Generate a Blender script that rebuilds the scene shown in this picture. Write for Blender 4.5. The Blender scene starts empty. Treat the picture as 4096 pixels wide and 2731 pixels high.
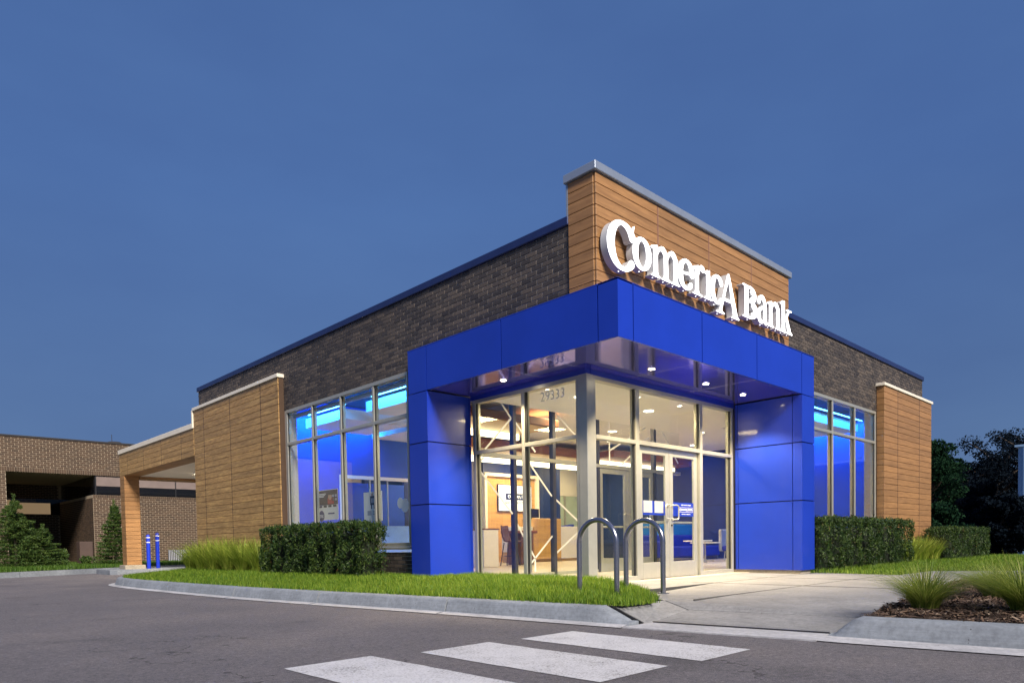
import bpy, math, random
import numpy as np
from mathutils import Vector, Matrix

SC = bpy.context.scene
COL = SC.collection
R = math.radians
random.seed(7)
RNG = np.random.default_rng(11)

# ------------------------------------------------------------------ camera
cam_d = bpy.data.cameras.new('camera')
cam_d.sensor_width = 36.0
cam_d.lens = 24.636
cam_d.shift_y = 0.2206
cam_d.clip_start = 0.05
cam_d.clip_end = 2000
cam = bpy.data.objects.new('camera', cam_d)
COL.objects.link(cam)
cam.matrix_world = Matrix(((0.72004, 0.03663, -0.69296, -6.9597),
                           (-0.69371, 0.01289, -0.72014, -5.2935),
                           (-0.01745, 0.99925, 0.03469, 0.6252),
                           (0, 0, 0, 1)))
SC.camera = cam

# ------------------------------------------------------------------ sky, sun, exposure
SUN_EL = R(37)
SUN_AZ = Vector((-0.33, -0.944))            # horizontal direction towards the sun
W = bpy.data.worlds.new('World')
SC.world = W
W.use_nodes = True
wn, wl = W.node_tree.nodes, W.node_tree.links
wn.clear()
sky = wn.new('ShaderNodeTexSky')
sky.sky_type = 'NISHITA'
sky.sun_disc = False
sky.sun_elevation = SUN_EL
sky.sun_rotation = math.atan2(SUN_AZ.x, SUN_AZ.y)
sky.altitude = 1500
sky.air_density = 1.0
sky.dust_density = 0.2
sky.ozone_density = 3.0
gam = wn.new('ShaderNodeGamma'); gam.inputs['Gamma'].default_value = 0.12
tint = wn.new('ShaderNodeMix'); tint.data_type = 'RGBA'; tint.blend_type = 'MULTIPLY'
tint.inputs['Factor'].default_value = 1.0
tint.inputs['B'].default_value = (0.225, 0.44, 1.0, 1)
bg = wn.new('ShaderNodeBackground'); bg.inputs['Strength'].default_value = 0.252
wo = wn.new('ShaderNodeOutputWorld')
wl.new(sky.outputs['Color'], gam.inputs['Color'])
wl.new(gam.outputs['Color'], tint.inputs['A'])
# faint drifting cloud and a greyer band low down
tcw = wn.new('ShaderNodeTexCoord'); mpw = wn.new('ShaderNodeMapping'); mpw.inputs['Scale'].default_value = (1.0, 1.0, 2.6)
nzw = wn.new('ShaderNodeTexNoise'); nzw.inputs['Scale'].default_value = 1.6; nzw.inputs['Detail'].default_value = 5; nzw.inputs['Roughness'].default_value = 0.55
rmw = wn.new('ShaderNodeValToRGB'); rmw.color_ramp.elements[0].position = 0.32; rmw.color_ramp.elements[0].color = (0.90, 0.90, 0.93, 1)
rmw.color_ramp.elements[1].position = 0.70; rmw.color_ramp.elements[1].color = (1.10, 1.09, 1.05, 1)
cl = wn.new('ShaderNodeMix'); cl.data_type = 'RGBA'; cl.blend_type = 'MULTIPLY'; cl.inputs['Factor'].default_value = 1.0
wl.new(tcw.outputs['Generated'], mpw.inputs['Vector']); wl.new(mpw.outputs['Vector'], nzw.inputs['Vector']); wl.new(nzw.outputs['Fac'], rmw.inputs['Fac'])
wl.new(tint.outputs['Result'], cl.inputs['A']); wl.new(rmw.outputs['Color'], cl.inputs['B'])
sxw = wn.new('ShaderNodeSeparateXYZ'); wl.new(tcw.outputs['Generated'], sxw.inputs['Vector'])
hzr = wn.new('ShaderNodeMapRange'); hzr.inputs['From Min'].default_value = 0.0; hzr.inputs['From Max'].default_value = 0.42; hzr.inputs['To Min'].default_value = 1.0; hzr.inputs['To Max'].default_value = 0.0
wl.new(sxw.outputs['Z'], hzr.inputs['Value'])
hz = wn.new('ShaderNodeMix'); hz.data_type = 'RGBA'; hz.blend_type = 'MULTIPLY'; hz.inputs['B'].default_value = (1.15, 0.96, 0.77, 1)
wl.new(hzr.outputs['Result'], hz.inputs['Factor']); wl.new(cl.outputs['Result'], hz.inputs['A'])
wl.new(hz.outputs['Result'], bg.inputs['Color'])
wl.new(bg.outputs['Background'], wo.inputs['Surface'])

sun_d = bpy.data.lights.new('sun', 'SUN')
sun_d.energy = 4.7
sun_d.angle = R(14)
sun_d.color = (1.0, 0.90, 0.78)
sun = bpy.data.objects.new('sun', sun_d)
COL.objects.link(sun)
sd = Vector((SUN_AZ.x, SUN_AZ.y, 0)).normalized() * math.cos(SUN_EL) + Vector((0, 0, math.sin(SUN_EL)))
sun.rotation_euler = sd.to_track_quat('Z', 'Y').to_euler()
sun.location = (-10, -14, 20)

vs = SC.view_settings
vs.view_transform = 'Standard'; vs.look = 'None'; vs.exposure = 0.4; vs.gamma = 1.0
vs.use_curve_mapping = False
SC.cycles.use_denoising = True
SC.cycles.max_bounces = 10
SC.cycles.transparent_max_bounces = 24
SC.cycles.sample_clamp_indirect = 6.0

# ------------------------------------------------------------------ helpers
def tag(o, label=None, cat=None, group=None, kind=None):
    if label: o['label'] = label
    if cat: o['category'] = cat
    if group: o['group'] = group
    if kind: o['kind'] = kind
    return o

ORG = {}
def thing(name, label, cat, loc=(0, 0, 0), group=None):
    o = bpy.data.objects.new(name, None)
    COL.objects.link(o)
    o.location = loc
    o.empty_display_size = 0.2
    ORG[o.name] = Vector(loc)
    return tag(o, label, cat, group)

def link_mesh(name, me, mat, parent=None, loc=None):
    o = bpy.data.objects.new(name, me)
    COL.objects.link(o)
    if mat is not None and len(me.materials) == 0:
        me.materials.append(mat)
    if parent is not None:
        o.parent = parent
        ORG[o.name] = ORG.get(parent.name, Vector((0, 0, 0))).copy()
        if loc is not None:
            o.location = Vector(loc) - ORG[parent.name]
    elif loc is not None:
        o.location = loc
        ORG[o.name] = Vector(loc)
    return o

class MB:
    """collects world-space geometry for one mesh object"""
    def __init__(s):
        s.v = []; s.f = []
    def add(s, vs, fs):
        n = len(s.v)
        s.v += [tuple(p) for p in vs]
        s.f += [tuple(i + n for i in f) for f in fs]
        return s
    def box(s, x0, x1, y0, y1, z0, z1):
        return s.add([(x0, y0, z0), (x1, y0, z0), (x1, y1, z0), (x0, y1, z0),
                      (x0, y0, z1), (x1, y0, z1), (x1, y1, z1), (x0, y1, z1)],
                     [(0, 3, 2, 1), (4, 5, 6, 7), (0, 1, 5, 4), (1, 2, 6, 5), (2, 3, 7, 6), (3, 0, 4, 7)])
    def cbox(s, x0, x1, y0, y1, z0, z1, c=0.006):
        """box with chamfered edges"""
        X, Y, Z = (x0, x1), (y0, y1), (z0, z1)
        pts = []; idx = {}
        for i in (0, 1):
            for j in (0, 1):
                for k in (0, 1):
                    sx, sy, sz = (c, -c)[i], (c, -c)[j], (c, -c)[k]
                    idx[i, j, k, 0] = len(pts); pts.append((X[i], Y[j] + sy, Z[k] + sz))
                    idx[i, j, k, 1] = len(pts); pts.append((X[i] + sx, Y[j], Z[k] + sz))
                    idx[i, j, k, 2] = len(pts); pts.append((X[i] + sx, Y[j] + sy, Z[k]))
        F = []
        for i in (0, 1):
            q = [idx[i, 0, 0, 0], idx[i, 1, 0, 0], idx[i, 1, 1, 0], idx[i, 0, 1, 0]]
            F.append(q if i else q[::-1])
            q = [idx[0, i, 0, 1], idx[1, i, 0, 1], idx[1, i, 1, 1], idx[0, i, 1, 1]]
            F.append(q[::-1] if i else q)
            q = [idx[0, 0, i, 2], idx[1, 0, i, 2], idx[1, 1, i, 2], idx[0, 1, i, 2]]
            F.append(q if i else q[::-1])
        for i in (0, 1):
            for j in (0, 1):
                F.append([idx[i, j, 0, 0], idx[i, j, 0, 1], idx[i, j, 1, 1], idx[i, j, 1, 0]])
                F.append([idx[i, 0, j, 0], idx[i, 0, j, 2], idx[i, 1, j, 2], idx[i, 1, j, 0]])
                F.append([idx[0, i, j, 1], idx[0, i, j, 2], idx[1, i, j, 2], idx[1, i, j, 1]])
                for k in (0, 1):
                    F.append([idx[i, j, k, 0], idx[i, j, k, 1], idx[i, j, k, 2]])
        return s.add(pts, F)
    def quad(s, a, b, c, d):
        return s.add([a, b, c, d], [(0, 1, 2, 3)])
    def poly(s, pts):
        return s.add(pts, [tuple(range(len(pts)))])
    def prism(s, pts, z0, z1):
        """polygon in plan, extruded up"""
        n = len(pts)
        v = [(p[0], p[1], z0) for p in pts] + [(p[0], p[1], z1) for p in pts]
        f = [tuple(range(n - 1, -1, -1)), tuple(range(n, 2 * n))]
        f += [(i, (i + 1) % n, n + (i + 1) % n, n + i) for i in range(n)]
        return s.add(v, f)
    def tube(s, path, r, n=12, caps=True):
        path = [Vector(p) for p in path]
        rs = r if isinstance(r, (list, tuple)) else [r] * len(path)
        up = None; vs_ = []
        for i, p in enumerate(path):
            t = (path[min(i + 1, len(path) - 1)] - path[max(i - 1, 0)]).normalized()
            if up is None:
                up = t.orthogonal().normalized()
            up = (up - t * up.dot(t)).normalized()
            b = t.cross(up)
            for k in range(n):
                a = 2 * math.pi * k / n
                vs_.append(p + (up * math.cos(a) + b * math.sin(a)) * rs[i])
        f = []
        for i in range(len(path) - 1):
            for k in range(n):
                f.append((i * n + k, i * n + (k + 1) % n, (i + 1) * n + (k + 1) % n, (i + 1) * n + k))
        if caps:
            f.append(tuple(range(n - 1, -1, -1)))
            f.append(tuple((len(path) - 1) * n + k for k in range(n)))
        return s.add(vs_, f)
    def lathe(s, c, prof, n=20):
        """profile of (radius, z) about a vertical axis at c"""
        v = []; f = []
        for (r, z) in prof:
            for k in range(n):
                a = 2 * math.pi * k / n
                v.append((c[0] + r * math.cos(a), c[1] + r * math.sin(a), z))
        for i in range(len(prof) - 1):
            for k in range(n):
                f.append((i * n + k, i * n + (k + 1) % n, (i + 1) * n + (k + 1) % n, (i + 1) * n + k))
        f.append(tuple(range(n - 1, -1, -1)))
        f.append(tuple((len(prof) - 1) * n + k for k in range(n)))
        return s.add(v, f)
    def mesh(s, name, o=Vector((0, 0, 0))):
        me = bpy.data.meshes.new(name)
        me.from_pydata([(x - o.x, y - o.y, z - o.z) for x, y, z in s.v], [], s.f)
        me.update()
        return me
    def build(s, name, mat, parent=None, smooth=False, base=None):
        if parent is not None:
            o = link_mesh(name, s.mesh(name, ORG[parent.name]), mat, parent)
        elif base is not None:
            o = link_mesh(name, s.mesh(name, Vector(base)), mat, None, base)
        else:
            o = link_mesh(name, s.mesh(name), mat)
        if smooth:
            o.data.polygons.foreach_set('use_smooth', [True] * len(o.data.polygons))
            try:
                o.data.set_sharp_from_angle(angle=R(40))
            except Exception:
                pass
        return o

def np_mesh(name, verts, faces, mat, parent=None, base=None, quad=True):
    """fast mesh from arrays; faces is an (n,3) or (n,4) array"""
    me = bpy.data.meshes.new(name)
    o0 = ORG[parent.name] if parent is not None else Vector(base or (0, 0, 0))
    verts = np.asarray(verts, dtype=np.float64) - np.array(o0)
    n, k = faces.shape
    me.vertices.add(len(verts)); me.vertices.foreach_set('co', verts.astype(np.float32).ravel())
    me.loops.add(n * k); me.loops.foreach_set('vertex_index', faces.astype(np.int32).ravel())
    me.polygons.add(n)
    me.polygons.foreach_set('loop_start', np.arange(0, n * k, k, dtype=np.int32))
    me.polygons.foreach_set('loop_total', np.full(n, k, dtype=np.int32))
    me.update(calc_edges=True)
    me.validate()
    return link_mesh(name, me, mat, parent, None if parent is not None else (base or (0, 0, 0)))

# ------------------------------------------------------------------ materials
class NT:
    def __init__(s, name):
        s.m = bpy.data.materials.new(name); s.m.use_nodes = True
        s.n = s.m.node_tree.nodes; s.l = s.m.node_tree.links
        s.b = s.n['Principled BSDF']; s.out = s.n['Material Output']
    def new(s, t, **kw):
        nd = s.n.new(t)
        for k, v in kw.items():
            if k in nd.inputs: nd.inputs[k].default_value = v
            else: setattr(nd, k, v)
        return nd
    def coord(s, scale=(1, 1, 1)):
        tc = s.new('ShaderNodeNewGeometry')
        mp = s.new('ShaderNodeMapping'); mp.inputs['Scale'].default_value = scale
        s.l.new(tc.outputs['Position'], mp.inputs['Vector'])
        return mp.outputs['Vector']
    def noise(s, scale, detail=4, rough=0.6, vec=None, sc=(1, 1, 1)):
        nd = s.new('ShaderNodeTexNoise')
        nd.inputs['Scale'].default_value = scale; nd.inputs['Detail'].default_value = detail
        nd.inputs['Roughness'].default_value = rough
        s.l.new(vec if vec is not None else s.coord(sc), nd.inputs['Vector'])
        return nd.outputs['Fac']
    def ramp(s, fac, stops):
        nd = s.new('ShaderNodeValToRGB'); cr = nd.color_ramp
        while len(cr.elements) < len(stops): cr.elements.new(0.5)
        for e, (p, c) in zip(cr.elements, stops):
            e.position = p; e.color = (c if len(c) == 4 else (*c, 1))
        s.l.new(fac, nd.inputs['Fac'])
        return nd.outputs['Color']
    def mix(s, fac, a, b, blend='MIX'):
        nd = s.new('ShaderNodeMix', data_type='RGBA', blend_type=blend)
        for nm, val in (('Factor', fac), ('A', a), ('B', b)):
            if hasattr(val, 'links') or hasattr(val, 'is_linked'): s.l.new(val, nd.inputs[nm])
            elif nm == 'Factor': nd.inputs[nm].default_value = val
            else: nd.inputs[nm].default_value = val if len(val) == 4 else (*val, 1)
        return nd.outputs['Result']
    def math(s, op, a, b=0.5):
        nd = s.new('ShaderNodeMath', operation=op)
        for i, val in enumerate((a, b)):
            if hasattr(val, 'is_linked'): s.l.new(val, nd.inputs[i])
            else: nd.inputs[i].default_value = val
        return nd.outputs[0]
    def rnd(s):
        g = s.new('ShaderNodeNewGeometry'); oi = s.new('ShaderNodeObjectInfo')
        return s.math('FRACT', s.math('ADD', g.outputs['Random Per Island'], oi.outputs['Random']), 0)
    def bump(s, h, strength=0.3, dist=0.01):
        nd = s.new('ShaderNodeBump'); nd.inputs['Strength'].default_value = strength
        nd.inputs['Distance'].default_value = dist
        s.l.new(h, nd.inputs['Height']); s.l.new(nd.outputs['Normal'], s.b.inputs['Normal'])
    def col(s, c):
        if hasattr(c, 'is_linked'): s.l.new(c, s.b.inputs['Base Color'])
        else: s.b.inputs['Base Color'].default_value = (*c, 1)
    def set(s, **kw):
        for k, v in kw.items():
            s.b.inputs[k.replace('_', ' ')].default_value = v
        return s.m

M = {}
def plain(name, c, rough=0.5, metal=0.0, var=0.12, nscale=3.0, **kw):
    t = NT(name)
    f = t.noise(nscale, 5)
    lo = tuple(x * (1 - var) for x in c); hi = tuple(min(1, x * (1 + var)) for x in c)
    t.col(t.ramp(f, [(0.3, lo), (0.7, hi)]))
    t.set(Roughness=rough, Metallic=metal, **kw)
    M[name] = t.m
    return t.m

def emit(name, c, s):
    t = NT(name)
    t.col((0.8, 0.8, 0.8)); t.b.inputs['Emission Color'].default_value = (*c, 1)
    t.b.inputs['Emission Strength'].default_value = s
    M[name] = t.m
    return t.m

def brick_mat(name, cols, rough=0.8):
    t = NT(name)
    r = t.rnd()
    n = len(cols)
    base = t.ramp(r, [((i + 0.0) / max(1, n - 1), c) for i, c in enumerate(cols)])
    f = t.noise(26, 6, 0.7)
    c2 = t.mix(t.math('MULTIPLY', f, 0.55), base, tuple(x * 0.35 for x in cols[0]))
    t.col(c2); t.set(Roughness=rough)
    t.bump(t.noise(90, 5, 0.7), 0.5, 0.006)
    M[name] = t.m

brick_mat('brick_dark', [(0.042, 0.035, 0.035), (0.066, 0.055, 0.050), (0.090, 0.073, 0.062), (0.145, 0.115, 0.092), (0.056, 0.047, 0.046)], 0.62)
brick_mat('brick_brown', [(0.070, 0.044, 0.028), (0.10, 0.060, 0.036), (0.125, 0.076, 0.045), (0.085, 0.054, 0.035)])
plain('mortar', (0.42, 0.39, 0.36), 0.9, nscale=20)
plain('mortar_pale', (0.40, 0.33, 0.24), 0.9, nscale=20)

def wood_mat(name, dark, light, rough=0.5, gscale=(3, 3, 60), streak=0.15):
    t = NT(name)
    g1 = t.noise(1.0, 7, 0.65, sc=gscale)
    g2 = t.noise(1.0, 4, 0.6, sc=(0.7, 0.7, 9))
    r = t.rnd()
    mid = tuple((a + b) / 2 for a, b in zip(dark, light))
    c = t.ramp(g1, [(0.28, dark), (0.5, mid), (0.72, light)])
    g3 = t.noise(1.0, 5, 0.65, sc=(1.1, 1.1, 13))
    c = t.mix(t.ramp(g2, [(0.35, (0, 0, 0)), (0.75, (0.6, 0.6, 0.6))]), c, tuple(x * 0.55 for x in mid), 'MIX')
    c = t.mix(t.ramp(g3, [(0.52, (0, 0, 0)), (0.72, (streak, streak, streak))]), c, tuple(min(.75, x * 1.35) for x in light), 'MIX')
    v = t.ramp(r, [(0.0, (0.87, 0.87, 0.88)), (1.0, (1.09, 1.07, 1.04))])
    t.col(t.mix(1.0, c, v, 'MULTIPLY')); t.set(Roughness=rough)
    t.bump(g1, 0.18, 0.003)
    M[name] = t.m
wood_mat('wood_clad', (0.215, 0.108, 0.042), (0.45, 0.245, 0.100), 0.48)
wood_mat('wood_brown', (0.185, 0.102, 0.036), (0.60, 0.37, 0.140), 0.5, (5, 5, 42), 0.55)
wood_mat('wood_light', (0.52, 0.30, 0.10), (0.72, 0.45, 0.17), 0.4, (30, 30, 2))
wood_mat('wood_rust', (0.16, 0.05, 0.02), (0.28, 0.09, 0.035), 0.5)
wood_mat('wood_dark', (0.10, 0.045, 0.02), (0.2, 0.09, 0.04), 0.4)
plain('groove', (0.065, 0.036, 0.02), 0.8)
plain('trim_dark', (0.030, 0.014, 0.012), 0.5)
plain('trim_wood', (0.20, 0.095, 0.06), 0.5)
plain('joint_filler', (0.07, 0.068, 0.066), 0.9)

def panel_mat(name, c, rough, coat):
    t = NT(name)
    f = t.noise(1.3, 3)
    t.col(t.ramp(f, [(0.3, tuple(x * 0.92 for x in c)), (0.7, tuple(x * 1.06 for x in c))]))
    t.set(Roughness=rough, Coat_Weight=coat, Coat_Roughness=0.05)
    t.bump(t.noise(1.6, 3), 0.06, 0.03)
    M[name] = t.m
panel_mat('blue_panel', (0.008, 0.036, 0.40), 0.34, 0.2)
panel_mat('blue_soffit', (0.50, 0.50, 1.0), 0.08, 0.0)
M['blue_soffit'].node_tree.nodes['Principled BSDF'].inputs['Metallic'].default_value = 0.9
M['blue_soffit'].node_tree.nodes['Principled BSDF'].inputs['Specular Tint'].default_value = (0.46, 0.46, 1.0, 1)
plain('joint_dark', (0.004, 0.006, 0.03), 0.7)
plain('coping_navy', (0.022, 0.035, 0.12), 0.35, 0.3)
plain('coping_silver', (0.32, 0.37, 0.45), 0.36, 0.5, 0.06)
plain('coping_white', (0.80, 0.74, 0.62), 0.4, 0.0, 0.05)
plain('alu', (0.42, 0.42, 0.375), 0.33, 0.45, 0.05, 8)
plain('alu_dark', (0.02, 0.02, 0.022), 0.4, 0.0)
plain('frame_dark', (0.05, 0.05, 0.075), 0.4, 0.2)
plain('steel', (0.30, 0.31, 0.36), 0.22, 0.9, 0.08, 6)
plain('white_wall', (0.78, 0.75, 0.70), 0.6, 0, 0.03)
plain('white_desk', (0.80, 0.78, 0.76), 0.35, 0, 0.03)
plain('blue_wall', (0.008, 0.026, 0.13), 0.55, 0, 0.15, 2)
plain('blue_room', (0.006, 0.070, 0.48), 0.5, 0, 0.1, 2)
plain('navy_ceiling', (0.015, 0.02, 0.045), 0.7)
plain('green_glass_wall', (0.42, 0.52, 0.42), 0.4)
plain('floor_tile', (0.50, 0.44, 0.36), 0.35, 0, 0.08, 2)
plain('sofa_blue', (0.012, 0.025, 0.34), 0.7)
plain('sofa_cyan', (0.015, 0.19, 0.48), 0.7)
plain('chair_brown', (0.11, 0.045, 0.022), 0.45)
plain('black_plastic', (0.012, 0.012, 0.013), 0.35)
plain('paper', (0.78, 0.76, 0.72), 0.6, 0, 0.02)
plain('print_dark', (0.03, 0.03, 0.05), 0.6)
plain('print_navy', (0.012, 0.03, 0.16), 0.5)
plain('print_red', (0.45, 0.03, 0.04), 0.6)
plain('print_skin', (0.55, 0.32, 0.22), 0.6)
plain('print_grey', (0.35, 0.36, 0.4), 0.6)
plain('decal_blue', (0.006, 0.03, 0.33), 0.45)
plain('decal_white', (0.85, 0.85, 0.85), 0.5, 0, 0.02)
plain('numeral', (0.72, 0.74, 0.72), 0.4)
plain('letter_side', (0.48, 0.49, 0.51), 0.4, 0, 0.02)
emit('letter_glow', (1.0, 0.99, 0.97), 3.2)
emit('tv_glow', (0.50, 0.66, 0.85), 0.6)
plain('tv_logo', (0.006, 0.02, 0.10), 0.4)
emit('tv_white', (0.95, 0.97, 1.0), 1.0)
emit('led_cyan', (0.14, 0.62, 1.0), 5.0)
emit('led_warm', (1.0, 0.80, 0.48), 4.5)
emit('lamp_warm', (1.0, 0.86, 0.62), 40.0)
emit('lamp_ceiling', (1.0, 0.88, 0.68), 7.0)
emit('led_dot', (1.0, 1.0, 1.0), 4.0)
plain('bollard_blue', (0.008, 0.035, 0.50), 0.35)
plain('band_white', (0.75, 0.77, 0.8), 0.4)
plain('tree_bark', (0.06, 0.045, 0.035), 0.9)
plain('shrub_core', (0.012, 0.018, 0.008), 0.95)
plain('cabinet_brown', (0.085, 0.055, 0.045), 0.6)
plain('dark_glass', (0.008, 0.009, 0.012), 0.04, 0, 0.05, 1, IOR=1.6)
emit('overlay_warm', (1.0, 0.66, 0.34), 0.16)
plain('pane_reflection_tan', (0.20, 0.155, 0.14), 0.7)  # tan standing in for sky reflected in the strip window
plain('frost', (0.22, 0.42, 0.85), 0.5)
plain('office_panel', (0.22, 0.36, 0.58), 0.5, 0, 0.06)
plain('roof_dark', (0.03, 0.028, 0.03), 0.8)

def concrete_mat(name, c, joints=None):
    t = NT(name)
    n1 = t.noise(1.4, 6, 0.65); n2 = t.noise(22, 6, 0.7); n3 = t.noise(1.0, 6, 0.6, sc=(14, 3, 60))
    a = t.ramp(n1, [(0.28, tuple(x * 0.72 for x in c)), (0.72, tuple(x * 1.12 for x in c))])
    b = t.ramp(n2, [(0.30, (0.72, 0.72, 0.72)), (0.62, (1.06, 1.06, 1.06))])
    cc = t.mix(1.0, a, b, 'MULTIPLY')
    b3 = t.ramp(n3, [(0.35, (0.86, 0.87, 0.89)), (0.6, (1.03, 1.03, 1.03))])
    cc = t.mix(1.0, cc, b3, 'MULTIPLY')
    vo = t.new('ShaderNodeTexVoronoi'); vo.inputs['Scale'].default_value = 16
    t.l.new(t.coord(), vo.inputs['Vector'])
    pit = t.math('LESS_THAN', vo.outputs['Distance'], 0.085)
    n4 = t.math('GREATER_THAN', t.noise(5, 2), 0.52)
    cc = t.mix(t.math('MULTIPLY', t.math('MULTIPLY', pit, n4), 0.75), cc, (0.03, 0.03, 0.03))
    t.col(cc); t.set(Roughness=0.85)
    t.bump(n2, 0.35, 0.006)
    M[name] = t.m
concrete_mat('concrete', (0.245, 0.272, 0.308))
concrete_mat('concrete_pale', (0.46, 0.46, 0.48))
concrete_mat('concrete_walk', (0.262, 0.262, 0.265))
concrete_mat('concrete_warm', (0.40, 0.35, 0.27))

t = NT('asphalt')
n1 = t.noise(0.55, 6, 0.6); n2 = t.noise(140, 4, 0.8); n3 = t.noise(60, 3, 0.7)
a = t.ramp(n1, [(0.25, (0.120, 0.114, 0.126)), (0.5, (0.156, 0.145, 0.156)), (0.75, (0.206, 0.185, 0.184))])
b = t.ramp(n2, [(0.35, (0.45, 0.45, 0.47)), (0.55, (1.0, 1.0, 1.0)), (0.72, (2.1, 2.05, 2.0))])
vc = t.new('ShaderNodeTexVoronoi', feature='DISTANCE_TO_EDGE'); vc.inputs['Scale'].default_value = 0.32
wv = t.new('ShaderNodeVectorMath', operation='ADD'); nv = t.new('ShaderNodeTexNoise'); nv.inputs['Scale'].default_value = 2.5; nv.inputs['Detail'].default_value = 5
gp = t.coord(); t.l.new(gp, nv.inputs['Vector']); t.l.new(gp, wv.inputs[0]); t.l.new(nv.outputs['Color'], wv.inputs[1]); t.l.new(wv.outputs[0], vc.inputs['Vector'])
crack = t.math('MULTIPLY', t.math('LESS_THAN', vc.outputs['Distance'], 0.0035), t.math('GREATER_THAN', t.noise(0.45, 3), 0.52))
stain = t.ramp(t.noise(0.9, 4, 0.55), [(0.60, (0, 0, 0)), (0.72, (0.38, 0.38, 0.38))])
a = t.mix(stain, a, (0.05, 0.048, 0.05))
a = t.mix(t.math('MULTIPLY', crack, 0.7), a, (0.03, 0.028, 0.028))
b2 = t.ramp(t.noise(38, 5, 0.75), [(0.30, (0.50, 0.50, 0.51)), (0.5, (1.0, 1.0, 1.0)), (0.70, (1.55, 1.52, 1.48))])
t.col(t.mix(1.0, t.mix(1.0, a, b, 'MULTIPLY'), b2, 'MULTIPLY')); t.set(Roughness=0.8)
t.bump(n2, 0.9, 0.012)
M['asphalt'] = t.m

t = NT('road_paint')
n1 = t.noise(70, 6, 0.75); n2 = t.noise(3, 4)
w = t.math('ADD', n1, t.math('MULTIPLY', n2, 0.35))
t.col(t.ramp(w, [(0.53, (0.12, 0.115, 0.11)), (0.61, (0.44, 0.44, 0.46)), (0.82, (0.58, 0.58, 0.60))])); t.set(Roughness=0.7)
t.bump(n1, 0.5, 0.006)
M['road_paint'] = t.m

def leaf_mat(name, lo, mid, hi, trans=0.3, rough=0.55, spec=0.35):
    t = NT(name)
    r = t.rnd()
    big = t.noise(1.1, 3)
    f = t.math('ADD', t.math('MULTIPLY', r, 0.65), t.math('MULTIPLY', big, 0.4))
    c = t.ramp(f, [(0.1, lo), (0.5, mid), (0.9, hi)])
    t.col(c); t.set(Roughness=rough, Specular_IOR_Level=spec)
    tr = t.new('ShaderNodeBsdfTranslucent'); t.l.new(c, tr.inputs['Color'])
    mx = t.new('ShaderNodeMixShader'); mx.inputs['Fac'].default_value = trans
    t.l.new(t.b.outputs['BSDF'], mx.inputs[1]); t.l.new(tr.outputs['BSDF'], mx.inputs[2])
    t.l.new(mx.outputs['Shader'], t.out.inputs['Surface'])
    M[name] = t.m
leaf_mat('grass', (0.035, 0.095, 0.006), (0.125, 0.245, 0.014), (0.33, 0.42, 0.05), 0.4)
leaf_mat('grass_far', (0.03, 0.085, 0.008), (0.06, 0.135, 0.012), (0.11, 0.18, 0.02), 0.3)
leaf_mat('grass_tall', (0.10, 0.17, 0.015), (0.29, 0.40, 0.045), (0.52, 0.56, 0.11), 0.4)
leaf_mat('grass_tuft', (0.07, 0.13, 0.015), (0.20, 0.27, 0.04), (0.44, 0.45, 0.12), 0.4)
leaf_mat('hedge_leaf', (0.007, 0.020, 0.005), (0.022, 0.056, 0.012), (0.105, 0.16, 0.028), 0.25)
leaf_mat('hedge_twig', (0.05, 0.03, 0.012), (0.10, 0.06, 0.02), (0.16, 0.08, 0.03), 0.1)
leaf_mat('spruce', (0.02, 0.05, 0.012), (0.05, 0.10, 0.02), (0.12, 0.17, 0.03), 0.2)
leaf_mat('tree_leaf', (0.004, 0.014, 0.008), (0.009, 0.030, 0.016), (0.020, 0.055, 0.024), 0.15, 0.9, 0.05)
leaf_mat('tree_leaf_dark', (0.002, 0.004, 0.008), (0.004, 0.008, 0.014), (0.008, 0.014, 0.022), 0.1, 0.9, 0.05)
plain('soil', (0.04, 0.05, 0.016), 0.95, 0, 0.3, 12)
plain('mulch_base', (0.045, 0.028, 0.02), 0.95, 0, 0.4, 20)
t = NT('mulch_chip')
t.col(t.ramp(t.rnd(), [(0.0, (0.030, 0.018, 0.014)), (0.5, (0.085, 0.050, 0.034)), (0.88, (0.16, 0.10, 0.065)), (1.0, (0.32, 0.25, 0.19))])); t.set(Roughness=0.9)
M['mulch_chip'] = t.m
plain('ground_far', (0.045, 0.06, 0.03), 0.95, 0, 0.3, 0.3)
plain('parking_far', (0.34, 0.31, 0.29), 0.9, 0, 0.1, 0.3)

def glass_mat(name, tintc, ior=1.5, gloss=0.0):
    t = NT(name)
    t.n.remove(t.b)
    lw = t.new('ShaderNodeLayerWeight'); lw.inputs['Blend'].default_value = 0.5
    f0 = ((ior - 1) / (ior + 1)) ** 2
    fr = t.math('ADD', t.math('MULTIPLY', t.math('POWER', lw.outputs['Facing'], 5.0), 1 - f0), f0)
    tr = t.new('ShaderNodeBsdfTransparent'); tr.inputs['Color'].default_value = (*tintc, 1)
    gl = t.new('ShaderNodeBsdfGlossy'); gl.inputs['Roughness'].default_value = gloss
    gl.inputs['Color'].default_value = (0.95, 0.97, 1, 1)
    mx = t.new('ShaderNodeMixShader')
    t.l.new(fr, mx.inputs['Fac'])
    t.l.new(tr.outputs['BSDF'], mx.inputs[1]); t.l.new(gl.outputs['BSDF'], mx.inputs[2])
    t.l.new(mx.outputs['Shader'], t.out.inputs['Surface'])
    M[name] = t.m
glass_mat('glass', (0.93, 0.96, 0.95))
glass_mat('glass_inner', (0.95, 0.97, 0.96), 1.35)

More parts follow.
